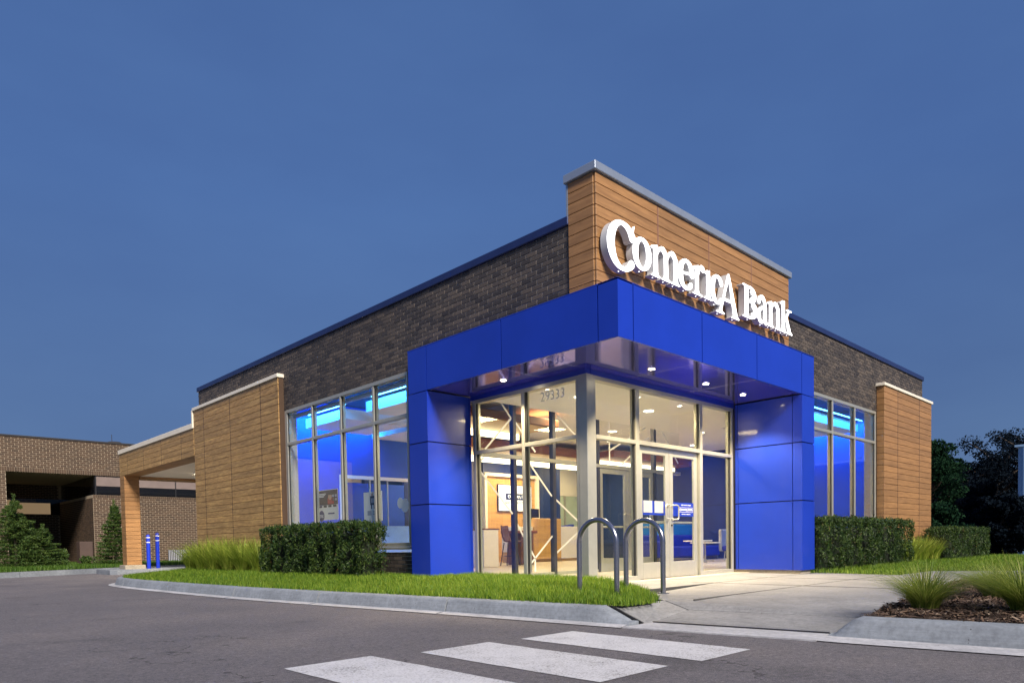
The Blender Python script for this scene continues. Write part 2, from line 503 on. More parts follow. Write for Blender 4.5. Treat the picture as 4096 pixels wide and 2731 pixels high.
# ------------------------------------------------------------------ ground, road, kerbs, walks
def catmull(pts, n=8):
    P = [np.array(p, float) for p in pts]
    P = [2 * P[0] - P[1]] + P + [2 * P[-1] - P[-2]]
    out = []
    for i in range(1, len(P) - 2):
        for k in range(n):
            u = k / n
            out.append(0.5 * ((2 * P[i]) + (-P[i-1] + P[i+1]) * u + (2*P[i-1] - 5*P[i] + 4*P[i+1] - P[i+2]) * u*u
                              + (-P[i-1] + 3*P[i] - 3*P[i+1] + P[i+2]) * u**3))
    out.append(P[-2])
    return np.array(out)

def piece(name, parent, mat, x0, x1, y0, y1, z0, z1, c=0.004, cache={}):
    """a small chamfered block as its own object; alike blocks share one mesh"""
    d = (round(x1 - x0, 4), round(y1 - y0, 4), round(z1 - z0, 4), c, mat.name)
    if d not in cache:
        b = MB()
        if c: b.cbox(-d[0]/2, d[0]/2, -d[1]/2, d[1]/2, -d[2]/2, d[2]/2, c)
        else: b.box(-d[0]/2, d[0]/2, -d[1]/2, d[1]/2, -d[2]/2, d[2]/2)
        cache[d] = b.mesh(name)
    return link_mesh(name, cache[d], mat, parent, ((x0+x1)/2, (y0+y1)/2, (z0+z1)/2))

ROAD = -0.17
# terrain sheet to the horizon
xs = np.concatenate([np.linspace(-700, -20, 12), np.linspace(-10, 60, 36), np.linspace(80, 700, 12)])
ys = np.concatenate([np.linspace(-700, -20, 12), np.linspace(-12, 60, 19), np.linspace(80, 700, 12)])
gx, gy = np.meshgrid(xs, ys, indexing='ij')
gz = -0.25 - 0.75 * np.clip((gx - 17) / 14, 0, 1)
vid = np.arange(gx.size).reshape(gx.shape)
q = np.stack([vid[:-1, :-1], vid[1:, :-1], vid[1:, 1:], vid[:-1, 1:]], -1).reshape(-1, 4)
g = np_mesh('ground', np.stack([gx, gy, gz], -1).reshape(-1, 3), q, M['ground_far'])
tag(g, kind='structure')
r_ = MB().poly([(-120, -60, ROAD), (0.6, -60, ROAD), (0.6, 24.5, ROAD), (6, 27.0, ROAD), (-120, 27.0, ROAD)]).build('road', M['asphalt'])
tag(r_, kind='structure')
r_ = MB().poly([(42, -30, -0.985), (140, -60, -0.985), (140, 60, -0.985), (42, 40, -0.985)]).build('parking_lot', M['parking_far'])
tag(r_, kind='structure')

# crosswalk bars
cw = [(-2.9, -2.25), (-3.885, -3.20), (-4.88, -4.21)]
for i, (a, b) in enumerate(cw):
    n = 14; top = []; bot = []
    for k in range(n + 1):
        u = k / n
        y = (-1.16, -1.10, -.96)[i] - (1.70, 1.70, 1.72)[i] * u
        top.append((a + random.uniform(-.006, .006), y + (random.uniform(-.008, .008)), ROAD + 0.004))
        bot.append((b + random.uniform(-.006, .006), y + (random.uniform(-.008, .008)), ROAD + 0.004))
    m = MB()
    m.add(top + bot, [(k, k + 1, n + 2 + k, n + 1 + k) for k in range(n)])
    o = m.build('crosswalk_stripe', M['road_paint'])
    tag(o, kind='structure')

# kerb: face-bottom line of the lawn side
KERB = catmull([(-1.70, -1.36), (-1.74, -1.0), (-1.93, 1.1), (-2.2, 3.47), (-2.42, 5.8), (-2.53, 8.57), (-2.56, 11.0), (-2.40, 12.6), (-1.8, 13.8), (-0.7, 14.5), (1.0, 14.7)], 10)
def kerb_run(parent, path, hfun, joints, gut=0.07):
    d = np.gradient(path, axis=0); d /= np.linalg.norm(d, axis=1)[:, None]
    nrm = np.stack([d[:, 1], -d[:, 0]], 1)            # towards the land when the path runs away from the camera
    s = np.concatenate([[0], np.cumsum(np.linalg.norm(np.diff(path, axis=0), axis=1))])
    cuts = [0] + list(joints) + [s[-1]]
    for a, b in zip(cuts[:-1], cuts[1:]):
        a2 = a + (0.014 if a > 0 else 0); b2 = b - (0.014 if b < s[-1] else 0)
        ss = np.unique(np.concatenate([[a2], s[(s > a2) & (s < b2)], [b2]]))
        px = np.interp(ss, s, path[:, 0]); py = np.interp(ss, s, path[:, 1])
        nx = np.interp(ss, s, nrm[:, 0]); ny = np.interp(ss, s, nrm[:, 1])
        m = MB(); prof_n = None; V = []
        for i in range(len(ss)):
            h = hfun(ss[i])
            prof = [(-gut, -0.30), (-gut, ROAD + 0.004), (0.0, -0.152), (0.012, -0.145), (0.05, -0.15 + 0.80 * h), (0.062, -0.15 + 0.92 * h), (0.085, -0.15 + h), (0.21, -0.147 + h), (0.215, -0.30)]
            prof_n = len(prof)
            for (n_, z_) in prof:
                V.append((px[i] + nx[i] * n_, py[i] + ny[i] * n_, z_))
        F = []
        for i in range(len(ss) - 1):
            for k in range(prof_n - 1):
                F.append((i*prof_n + k, (i+1)*prof_n + k, (i+1)*prof_n + k + 1, i*prof_n + k + 1))
        F.append(tuple(range(prof_n))); F.append(tuple((len(ss)-1)*prof_n + k for k in range(prof_n - 1, -1, -1)))
        m.add(V, F).build('kerb_stone', M['concrete'], parent, smooth=True)
        m = MB(); V = []
        for i in range(len(ss)):
            for n_ in (-gut - .055, -.004):
                V.append((px[i] + nx[i] * n_, py[i] + ny[i] * n_, ROAD + (0.008 if n_ < -.02 else 0.024)))
        m.add(V, [(2*i, 2*i+1, 2*i+3, 2*i+2) for i in range(len(ss) - 1)]).build('gutter_strip', M['concrete_pale'], parent)
kl = thing('kerb', None, None, (-2, 3, ROAD)); tag(kl, kind='structure')
kerb_run(kl, KERB, lambda s: 0.15 * min(1.0, max(0.12, (s - 0.02) / 0.34)), [2.45, 4.95, 7.3, 10.1, 12.9, 15.4])
KR = catmull([(-1.33, -3.03), (-1.34, -3.2), (-1.27, -3.9), (-1.20, -4.6), (-1.05, -6.0), (-0.8, -9)], 10)[::-1]
kr = thing('kerb', None, None, (-1.2, -4, ROAD)); tag(kr, kind='structure')
LR = np.sum(np.linalg.norm(np.diff(KR, axis=0), axis=1))
kerb_run(kr, KR, lambda s: 0.15 * min(1.0, max(0.10, (LR - s) / 0.20)), [3.1], gut=0.16)
KF = np.array([(-30.0, 8.4), (-12, 17.0), (-7, 19.4), (-3.3, 21.2), (-1.1, 22.3), (3, 24.3), (14, 29)])
kf = thing('kerb', None, None, (-3, 21.2, ROAD)); tag(kf, kind='structure')
kerb_run(kf, KF[::1], lambda s: 0.15, [13, 19.9, 23.1, 26.4, 30.0], gut=0.05)

# entry walk and ramp
wk = thing('sidewalk', None, None, (2, -2, 0)); tag(wk, kind='structure')
# gutter pan in front of the ramp
MB().prism([(-1.79, -1.365), (-1.56, -3.04), (-1.135, -2.97), (-1.30, -1.365)], -0.30, ROAD + 0.012).build('gutter_pan', M['concrete_pale'], wk)
def slab(pts, name='paving_slab', mat='concrete_walk', th=0.12):
    """one cast slab, corners given with heights"""
    n = len(pts)
    b = [(x, y, z - th) for x, y, z in pts]
    m = MB(); m.add(list(pts) + b, [tuple(range(n))] + [tuple(range(2*n-1, n-1, -1))] + [(i, n + i, n + (i+1) % n, (i+1) % n) for i in range(n)])
    return m.build(name, M[mat], wk)
e = 0.006
slab([(-1.31, -1.40, -0.152), (-1.12, -2.98, -0.152), (-0.95, -3.16, -0.11), (-0.53, -3.18, -0.075), (-0.72, -1.40, -0.085)])
slab([(-1.50, -1.03, -0.004), (-1.475, -1.375, -0.158), (-1.32, -1.39, -0.152), (-0.725, -1.39, -0.083), (-0.64, -1.05, -0.01)])
slab([(-0.71, -1.40 + e, -0.083), (-0.52, -3.18, -0.073), (0.55, -3.08, -0.004), (0.42, -1.30, -0.004), (-0.615, -1.055, -0.012)])
slab([(0.43, -1.31, -0.004), (0.56, -3.08, -0.004), (2.2, -2.92, -0.002), (2.2, -1.30, -0.002)])
slab([(2.21, -1.30, -0.002), (2.21, -2.92, -0.002), (3.9, -2.75, -0.002), (3.9, -1.30, -0.002)])
slab([(3.91, -1.30, -0.002), (3.91, -2.75, -0.002), (5.5, -2.8, -0.002), (5.49, -1.30, -0.002)])
slab([(-0.63, -1.045, -0.010), (-0.60, -1.052, -0.008), (0.42, -1.292, -0.002), (2.2, -1.29, -0.001), (2.2, -0.01, 0.0), (-0.3, -0.5, 0.0)])
slab([(0.1, -0.01, 0.0), (2.2, 0.0, 0.0), (2.2, 1.24, 0.006), (0.75, 1.24, 0.006)])
slab([(2.21, -1.29, -0.001), (3.9, -1.29, -0.001), (3.9, -0.01, 0.0), (2.21, -0.01, 0.0)])
slab([(2.21, 0.0, 0.0), (3.9, 0.0, 0.0), (3.9, 1.24, 0.006), (2.21, 1.24, 0.006)])
slab([(3.91, -1.29, -0.001), (5.49, -1.29, -0.001), (5.9, -0.02, 0.0), (3.91, -0.01, 0.0)])
slab([(3.91, 0.0, 0.0), (5.95, -0.01, 0.0), (6.0, 0.6, 0.004), (5.3, 1.24, 0.006), (3.91, 1.24, 0.006)])
slab([(5.51, -1.44, -0.002), (5.51, -2.8, -0.002), (7.9, -2.72, -0.002), (7.12, -1.46, -0.002)])
slab([(3.7, -2.76, -0.002), (3.4, -3.6, -0.002), (8.4, -3.6, -0.002), (7.92, -2.73, -0.002)])
slab([(3.38, -3.61, -0.002), (2.6, -6.5, -0.002), (10.2, -6.5, -0.002), (8.42, -3.61, -0.002)])
slab([(2.58, -6.51, -0.002), (2.4, -14.5, -0.002), (15, -14.5, -0.002), (10.22, -6.51, -0.002)])
for x0, x1, y0, y1, z in ((2.197, 2.213, -2.79, 1.23, .0025), (3.897, 3.913, -2.74, 1.23, .0025), (-.45, 5.48, -1.303, -1.287, .001), (.12, 5.9, -.012, .004, .0025), (5.49, 5.506, -2.79, -1.3, .001)):
    MB().box(x0, x1, y0, y1, z - .05, z).build('joint_strip', M['joint_filler'], wk)
for (xa, ya), (xb, yb), z in (((-1.325, -1.37), (-1.125, -2.97), -.146), ((-1.50, -1.02), (-1.47, -1.37), .001)):
    dx, dy = xb-xa, yb-ya; ln = math.hypot(dx, dy); ox, oy = -dy/ln*.011, dx/ln*.011
    zb = -.146
    MB().add([(xa+ox, ya+oy, z), (xb+ox, yb+oy, zb), (xb-ox, yb-oy, zb), (xa-ox, ya-oy, z), (xa+ox, ya+oy, z-.05), (xb+ox, yb+oy, zb-.05), (xb-ox, yb-oy, zb-.05), (xa-ox, ya-oy, z-.05)],
             [(0, 1, 2, 3), (0, 4, 5, 1), (1, 5, 6, 2), (2, 6, 7, 3), (3, 7, 4, 0)]).build('joint_strip', M['alu_dark'], wk)
# drive-through lane slab
dl = MB().prism([(.1, 14.75), (9, 14.75), (9, 19.8), (.1, 19.8)], -0.3, -0.150).build('drive_lane', M['concrete_warm']); tag(dl, kind='structure')
il = MB().prism([(-0.62, 20.05), (-0.45, 19.85), (1.5, 19.85), (6, 19.95), (6, 22.0), (1.5, 22.1), (-0.45, 21.95), (-0.62, 21.7)], -0.3, -0.02).build('kerb_island', M['concrete'], None); tag(il, kind='structure')

# ------------------------------------------------------------------ bank building
ZT, ZS, LC, LW, RC, RW, GL, GF = 3.837, 3.124, 4.363, 3.854, 5.675, 5.174, 0.93, 1.292
Z2, Z3, ZP, ZPB = 2.297, 1.286, 4.937, 4.817
BL, BF, WLX, RFY, TX, TY, TX2, TY2 = 0.183, 0.739, 0.056, 0.565, 0.163, 0.463, 5.700, 0.923
WT, WM, WB = 3.588, 2.857, 0.60
bank = thing('bank_building', 'single storey dark brick bank with blue corner canopy and wood cladding', 'building', (7, 7, 0))

# --- brick walls
wallL = MB()
for bx_ in ((BL+.012, .44, .96, 14.16, WT, ZPB), (BL+.012, .44, 4.0, 4.60, 0, WT), (BL+.012, .44, 9.15, 14.16, 0, WT), (BL+.012, .44, 4.60, 9.15, -.1, 0.50)):
    wallL.box(*bx_)
wallL.box(.44, 14.40, 13.9, 14.16, 0, ZPB)
wallL = wallL.build('brick_wall', M['mortar'], bank)
wallF = MB()
for bx_ in ((TX2-.1, 14.41, BF+.012, 1.0, WT, ZPB), (RC-.3, 7.08, BF+.012, 1.0, 0, WT), (10.90, 14.41, BF+.012, 1.0, 0, WT), (7.08, 10.90, BF+.012, 1.0, -.1, .50)):
    wallF.box(*bx_)
wallF.box(14.15, 14.41, 1.0, 13.9, 0, ZPB)
wallF = wallF.build('brick_wall', M['mortar'], bank)
BP, BH = 0.2035, 0.0677
cands = []
def brick_rows(axis, a0, a1, z0, z1, out, phase=0):
    nr = int(round((z1 - z0) / BH))
    for r in range(nr):
        zt_ = z1 - r * BH
        off = (BP / 2 if (r + phase) % 2 else 0)
        a = a0 - BP + off
        while a < a1:
            s, e_ = max(a, a0) + .0065, min(a + BP, a1) - .0065
            if e_ - s > .03:
                out.append((axis, s, e_, zt_ - BH + .006, zt_ - .006))
            a += BP
brick_rows('L', TY2, 14.17, WT + .01, ZPB, cands)
brick_rows('L', LC, 4.62, 0.0, WT, cands)
brick_rows('L', 4.62, 9.13, 0.0, .50, cands)
brick_rows('F', TX2, 14.42, WT + .01, ZPB, cands)
brick_rows('F', 10.89, 10.96, 0.0, WT, cands)
brick_rows('F', 7.08, 10.89, 0.0, .50, cands)
CAMP = Vector((-6.96, -5.29, .63))
def bsize(c):
    a, z = (c[1] + c[2]) / 2, (c[3] + c[4]) / 2
    p = Vector((BL, a, z)) if c[0] == 'L' else Vector((a, BF, z))
    d = p - CAMP
    face = (abs(d.x) if c[0] == 'L' else abs(d.y)) / d.length
    vis = 1.0
    if c[0] == 'L' and a < LC and z < 3.95: vis = 0.0
    if c[0] == 'L' and z < 3.6 and a < 4.45: vis = 0.0
    if c[0] == 'L' and a > 9.2 and z < 4.4: vis = 0.0
    if c[0] == 'F' and a < 7.4: vis = 0.1
    if z < .6: vis = 0.4
    return vis * face * (c[2] - c[1]) / d.length
cands.sort(key=bsize, reverse=True)
def brick_box(c):
    j = random.uniform(0, .0035)
    if c[0] == 'L': return (BL + j, BL + .03, c[1], c[2], c[3], c[4])
    return (c[1], c[2], BF + j, BF + .03, c[3], c[4])
for c in cands[:300]:
    piece('brick', wallL if c[0] == 'L' else wallF, M['brick_dark'], *[round(x, 3) for x in brick_box(c)], c=0.003)
for ax, wall in (('L', wallL), ('F', wallF)):
    m = MB()
    for c in cands[300:]:
        if c[0] == ax: m.box(*brick_box(c))
    o = m.build('brick_field', M['brick_dark'], wall); tag(o, kind='stuff')

# --- roof and copings
MB().box(.45, 14.14, 1.0, 13.89, 4.42, 4.50).build('roof', M['roof_dark'], bank)
MB().cbox(BL-.03, .50, TY2, 14.20, ZPB+.002, ZP, .01).build('coping', M['coping_navy'], bank)
MB().cbox(TX2-.2, 14.46, BF-.03, 1.06, ZPB+.004, ZP-.002, .01).build('coping', M['coping_navy'], bank)

# --- wood cladding
PP = 0.1437
def plank_rows(z0, z1):
    n = max(1, int(round((z1 - z0) / PP))); h = (z1 - z0) / n
    return [(z1 - (i + 1) * h, z1 - i * h) for i in range(n)]
def clad(parent, mat, axis, cuts, z0, z1, face, depth, gap=.0145):
    for (p0, p1) in plank_rows(z0, z1):
        for a, b in zip(cuts[:-1], cuts[1:]):
            if axis == 'L': piece('plank', parent, mat, face, face + depth, a + gap, b - gap, p0 + .0036, p1 - .0036, .0035)
            else: piece('plank', parent, mat, a + gap, b - gap, face, face + depth, p0 + .0036, p1 - .0036, .0035)
def joints(parent, mat, axis, cuts, z0, z1, face, w=.0098):
    for a in cuts:
        if axis == 'L': piece('joint_trim', parent, mat, face + .0015, face + .018, a - w*1.5, a + w*1.5, z0, z1, 0)
        else: piece('joint_trim', parent, mat, a - w*1.45, a + w*1.45, face + .0015, face + .018, z0, z1, 0)
wood_l = MB().box(WLX+.02, .30, 9.215, 14.22, 0, 4.30).build('wood_wall', M['groove'], bank)
clad(wood_l, M['wood_brown'], 'L', [9.21, 10.11, 11.83, 13.52, 14.23], 0.13, 4.305, WLX, .135)
MB().cbox(WLX-.03, .30, 9.19, 14.24, 4.307, 4.385, .006).build('wall_cap', M['coping_white'], wood_l)
MB().cbox(WLX-.03, .30, 14.235, 14.30, 3.86, 4.33, .004).build('wall_cap', M['coping_white'], wood_l)
joints(wood_l, M['trim_dark'], 'L', [10.11, 11.83, 13.52], .13, 4.305, WLX)
# drive-through canopy
dt = MB().box(WLX+.02, 9.0, 14.24, 21.11, 3.14, 3.84).build('drive_through_canopy', M['groove'], bank)
clad(dt, M['wood_brown'], 'L', [14.23, 15.21, 16.88, 18.55, 20.22, 21.13], 3.12, 3.85, WLX, .03)
joints(dt, M['trim_dark'], 'L', [15.21, 16.88, 18.55, 20.22], 3.12, 3.85, WLX)
MB().cbox(WLX-.03, 9.0, 14.31, 21.16, 3.853, 3.992, .006).build('canopy_cap', M['coping_white'], dt)
MB().box(.53, 9.0, 14.3, 20.62, 3.112, 3.136).build('canopy_ceiling', M['white_wall'], dt)
MB().box(WLX+.03, .53, 14.24, 20.62, 3.106, 3.136).build('beam_lining', M['wood_clad'], dt)
MB().box(.53, 9.0, 20.62, 21.10, 3.02, 3.136).build('end_beam', M['wood_clad'], dt)
pr = MB().box(WLX+.02, .50, 20.68, 21.11, .1, 3.11).build('canopy_pier', M['groove'], bank)
for (p0, p1) in plank_rows(.115, 3.115):
    piece('plank', pr, M['wood_clad'], WLX, .52, 20.66, 21.13, p0+.0036, p1-.0036, .005)
MB().cbox(-.03, .61, 20.56, 21.23, -.06, .115, .012).build('pier_plinth', M['concrete_warm'], pr)
# sign tower
tw = MB().box(TX+.02, TX2-.02, TY+.02, TY2-.01, 3.6, 5.335).build('sign_tower', M['groove'], bank)
clad(tw, M['wood_clad'], 'F', [TX+.0, 1.555, 2.925, 4.283, TX2], 3.83, 5.345, TY, .03)
joints(tw, M['trim_wood'], 'F', [1.555, 2.925, 4.283], 3.83, 5.345, TY)
for (p0, p1) in plank_rows(3.83, 5.345):
    piece('plank', tw, M['wood_clad'], TX, TX+.03, TY+.035, TY2, p0+.0036, p1-.0036, .0035)
MB().cbox(TX-.04, TX2+.04, TY-.04, TY2+.05, 5.347, 5.457, .008).build('tower_coping', M['coping_silver'], tw)
MB().box(TX-.005, TX+.03, TY2+.001, TY2+.03, 4.85, 5.345).build('corner_trim', M['coping_silver'], tw)
# wood pier on the front
wr = MB().box(10.96, 14.58, RFY+.02, 1.0, 0, 4.18).build('wood_wall', M['groove'], bank)
clad(wr, M['wood_clad'], 'F', [10.94, 11.90, 13.56, 14.60], .02, 4.185, RFY, .17)
joints(wr, M['trim_dark'], 'F', [11.90, 13.56], .02, 4.185, RFY)
MB().cbox(10.91, 14.63, RFY-.03, 1.02, 4.187, 4.258, .006).build('wall_cap', M['coping_white'], wr)

# --- blue corner canopy
G2 = .009
cy = MB()
cy.box(.022, GL+.5, .022, LC-.01, ZS+.022, ZT-.02)
cy.box(GL+.5, RC-.01, .022, GF+.5, ZS+.022, ZT-.02)
cy = cy.build('entrance_canopy', M['joint_dark'], bank)
BPm, BSm = M['blue_panel'], M['blue_soffit']
# corner panel wraps both faces
MB().add([(0, .315-G2, ZS), (0, 0, ZS), (.312-G2, 0, ZS), (0, .315-G2, ZT), (0, 0, ZT), (.312-G2, 0, ZT),
          (.022, .315-G2, ZS), (.022, .022, ZS), (.312-G2, .022, ZS), (.022, .315-G2, ZT), (.022, .022, ZT), (.312-G2, .022, ZT)],
         [(0, 1, 4, 3), (1, 2, 5, 4), (3, 4, 10, 9), (4, 5, 11, 10), (0, 6, 7, 1), (1, 7, 8, 2), (0, 3, 9, 6), (2, 8, 11, 5)]).build('panel', BPm, cy)
for a, b in ((.315, 2.087), (2.087, LW), (LW, LC)):
    piece('panel', cy, BPm, 0, .022, a+G2, b-G2, ZS, ZT, 0)
for a, b in ((.312, 1.93), (1.93, 3.548), (3.548, 5.165), (5.165, RC)):
    piece('panel', cy, BPm, a+G2, b-G2, 0, .022, ZS, ZT, 0)
MB().box(.0, GL+.5, .0, LC, ZT-.018, ZT+.004).box(GL+.5, RC, 0, GF+.45, ZT-.018, ZT+.004).build('canopy_top', BPm, cy)
# soffit: edge strips and panels
ED = .085
piece('soffit_panel', cy, BSm, .024, ED-.004, .32, 2.087-.004, ZS, ZS+.02, .002)
piece('soffit_panel', cy, BSm, .024, ED-.004, 2.087+.004, LW, ZS, ZS+.02, .002)
for a, b in ((.32, 1.93), (1.93, 3.548), (3.548, RW)):
    piece('soffit_panel', cy, BSm, a+.004, b-.004, .024, ED-.004, ZS, ZS+.02, .002)
piece('soffit_panel', cy, BSm, .024, .316, .024, ED-.004, ZS, ZS+.02, .002)
piece('soffit_panel', cy, BSm, .024, ED-.004, ED, .316, ZS, ZS+.02, .002)
for x0, x1, y0, y1 in ((ED, GL+.02, 2.087, LW), (ED, GL+.02, GF, 2.087), (ED, 1.93, ED, GF+.02), (1.93, 3.548, ED, GF+.02), (3.548, RW, ED, GF+.02)):
    if (x0, y0) == (ED, GF): y0 += .02
    piece('soffit_panel', cy, BSm, x0+.003, x1-.003, y0+.003, y1-.003, ZS+.004, ZS+.02, .002)
# piers of the canopy
pl = MB().box(.022, GL-.02, LW+.022, LC, 0.0, ZS-.004).build('canopy_pier', M['joint_dark'], bank)
for z0, z1 in ((.06, Z3), (Z3, Z2), (Z2, ZS-.004)):
    a, b, c_, d_ = z0+G2, z1-G2, .022, GL-.05
    MB().add([(0, LC, a), (0, LW, a), (d_, LW, a), (0, LC, b), (0, LW, b), (d_, LW, b),
              (c_, LC, a), (c_, LW+c_, a), (d_, LW+c_, a), (c_, LC, b), (c_, LW+c_, b), (d_, LW+c_, b)],
             [(0, 1, 4, 3), (1, 2, 5, 4), (3, 4, 10, 9), (4, 5, 11, 10), (0, 6, 7, 1), (1, 7, 8, 2), (0, 3, 9, 6), (2, 8, 11, 5)]).build('panel', BPm, pl)
    piece('panel', pl, BPm, d_+.008, GL-.004, LW, LW+.02, a, b, .002)
pq = MB().box(RW+.022, RC-.01, .022, GF+.06, .067, ZS-.004).build('canopy_pier', M['joint_dark'], bank)
for z0, z1 in ((.067, Z3), (Z3, Z2), (Z2, ZS-.004)):
    a, b, c_, d_ = z0+(0 if z0 < .1 else G2), z1-G2, .022, .165
    MB().add([(RW, d_, a), (RW, 0, a), (RC, 0, a), (RW, d_, b), (RW, 0, b), (RC, 0, b),
              (RW+c_, d_, a), (RW+c_, c_, a), (RC, c_, a), (RW+c_, d_, b), (RW+c_, c_, b), (RC, c_, b)],
             [(0, 1, 4, 3), (1, 2, 5, 4), (3, 4, 10, 9), (4, 5, 11, 10), (0, 6, 7, 1), (1, 7, 8, 2), (0, 3, 9, 6), (2, 8, 11, 5)]).build('panel', BPm, pq)
    piece('panel', pq, BPm, RW, RW+.022, d_+.012, GF-.09, a, b, .002)
    piece('panel', pq, BPm, RW, RW+.022, GF-.08, GF-.03, a, b, .002)
MB().box(RW+.03, RC-.06, .05, GF+.06, -.05, .067).build('pier_plinth', M['concrete_warm'], pq)

# --- windows
def window(axis, edges, zs_, face, depth=.10, w=.055, first_only=None):
    wd = MB()
    a0, a1 = edges[0], edges[-1]
    def bar(m, a, b, z0, z1, f0, f1):
        if axis == 'L': m.cbox(f0, f1, a, b, z0, z1, .004)
        else: m.cbox(a, b, f0, f1, z0, z1, .004)
    m = MB(); bar(m, a0, a1, zs_[-1]-.065, zs_[-1], face-.012, face+depth)
    root = m.build('window', M['alu'], bank)
    m = MB(); bar(m, a0, a1, zs_[0], zs_[0]+.07, face-.012, face+depth); m.build('bottom_rail', M['alu'], root)
    m = MB(); bar(m, a0-.02, a1+.02, zs_[0]-.05, zs_[0]-.003, face-.04, face+depth); m.build('sill', M['alu'], root)
    for k, a in enumerate(edges):
        s = w if 0 < k < len(edges)-1 else w*.9
        c = a if 0 < k < len(edges)-1 else (a + s/2 if k == 0 else a - s/2)
        m = MB(); bar(m, c-s/2, c+s/2, zs_[0]+.071, zs_[-1]-.066, face-.010, face+depth); m.build('mullion', M['alu'], root)
    for k in range(len(edges)-1):
        a, b = edges[k] + (w/2 if k else w*.9), edges[k+1] - (w/2 if k < len(edges)-2 else w*.9)
        m = MB(); bar(m, a+.001, b-.001, zs_[1]-.03, zs_[1]+.03, face-.008, face+depth); m.build('transom', M['alu'], root)
        for z0, z1 in ((zs_[0]+.07, zs_[1]-.03), (zs_[1]+.03, zs_[2]-.065)):
            m = MB(); bar(m, a-.004, b+.004, z0-.004, z1+.004, face+.035, face+.043); m.build('pane', M['glass'], root)
            for q0, q1 in ((a+.001, a+.022), (b-.022, b-.001)):
                m = MB(); bar(m, q0, q1, z0+.001, z1-.001, face+.012, face+.034); m.build('gasket', M['alu_dark'], root)
    return root
winL = window('L', [4.62, 5.705, 6.857, 7.985, 9.128], [WB, WM, WT], BL)
winF = window('F', [7.085, 8.36, 9.60, 10.886], [WB, WM, WT], BF)

# --- glazed entrance
ge = MB().cbox(GL-.03, GL+.13, GF-.03, GF+.13, 0.0, ZS-.07, .006).build('glazed_entrance', M['alu'], bank)
VM, VT, VD = 2.170, 3.052, 2.134
def vbar(name, axis, a, b, z0, z1, f0=-.02, f1=.10, mat='alu'):
    m = MB()
    if axis == 'L': m.cbox(GL+f0, GL+f1, a, b, z0, z1, .004)
    else: m.cbox(a, b, GF+f0, GF+f1, z0, z1, .004)
    return m.build(name, M[mat], ge)
def vpane(axis, a, b, z0, z1, f=.04):
    m = MB()
    if axis == 'L': m.box(GL+f, GL+f+.008, a, b, z0, z1)
    else: m.box(a, b, GF+f, GF+f+.008, z0, z1)
    m.build('pane', M['glass'], ge)
L0 = GF + .135
for a in (2.58,): vbar('mullion', 'L', a-.035, a+.035, .10, VT-.061)
vbar('mullion', 'L', 3.72, 3.79, .10, VT-.061); vbar('mullion', 'L', L0, L0+.05, .10, VT-.061)
vbar('mullion', 'L', 3.80, 3.85, 0, VT+.05, .03, .1)
vbar('top_rail', 'L', L0, 3.79, VT-.06, VT)
vbar('bottom_rail', 'L', L0, 3.79, .0, .099)
for a, b in ((L0+.05, 2.545), (2.615, 3.72)):
    vbar('transom', 'L', a+.001, b-.001, VM-.03, VM+.03)
    vpane('L', a-.003, b+.003, .095, VM-.028); vpane('L', a-.003, b+.003, VM+.028, VT-.058)
    for s0 in (a+.001, b-.027):
        vbar('gasket', 'L', s0, s0+.026, .1, VM-.031, .005, .038, 'alu_dark'); vbar('gasket', 'L', s0, s0+.026, VM+.031, VT-.061, .005, .038, 'alu_dark')
F0 = GL + .135
for a, b in ((F0, F0+.05), (2.10, 2.19), (3.965, 4.055), (5.06, 5.12)): vbar('mullion', 'F', a, b, .0, VT-.061)
vbar('top_rail', 'F', F0, 5.12, VT-.06, VT)
for a, b in ((F0+.05, 2.10), (4.055, 5.06)):
    vbar('bottom_rail', 'F', a+.001, b-.001, 0, .08); vbar('transom', 'F', a+.001, b-.001, VM-.03, VM+.03)
    vpane('F', a-.003, b+.003, .078, VM-.028); vpane('F', a-.003, b+.003, VM+.028, VT-.058)
    for s0 in (a+.001, b-.027):
        vbar('gasket', 'F', s0, s0+.026, .081, VM-.031, .005, .038, 'alu_dark'); vbar('gasket', 'F', s0, s0+.026, VM+.031, VT-.061, .005, .038, 'alu_dark')
vbar('transom', 'F', 2.191, 3.964, VD+.008, VM+.04)
vpane('F', 2.187, 3.968, VM+.038, VT-.058)
for s0 in (2.191, 3.938): vbar('gasket', 'F', s0, s0+.026, VM+.041, VT-.061, .005, .038, 'alu_dark')
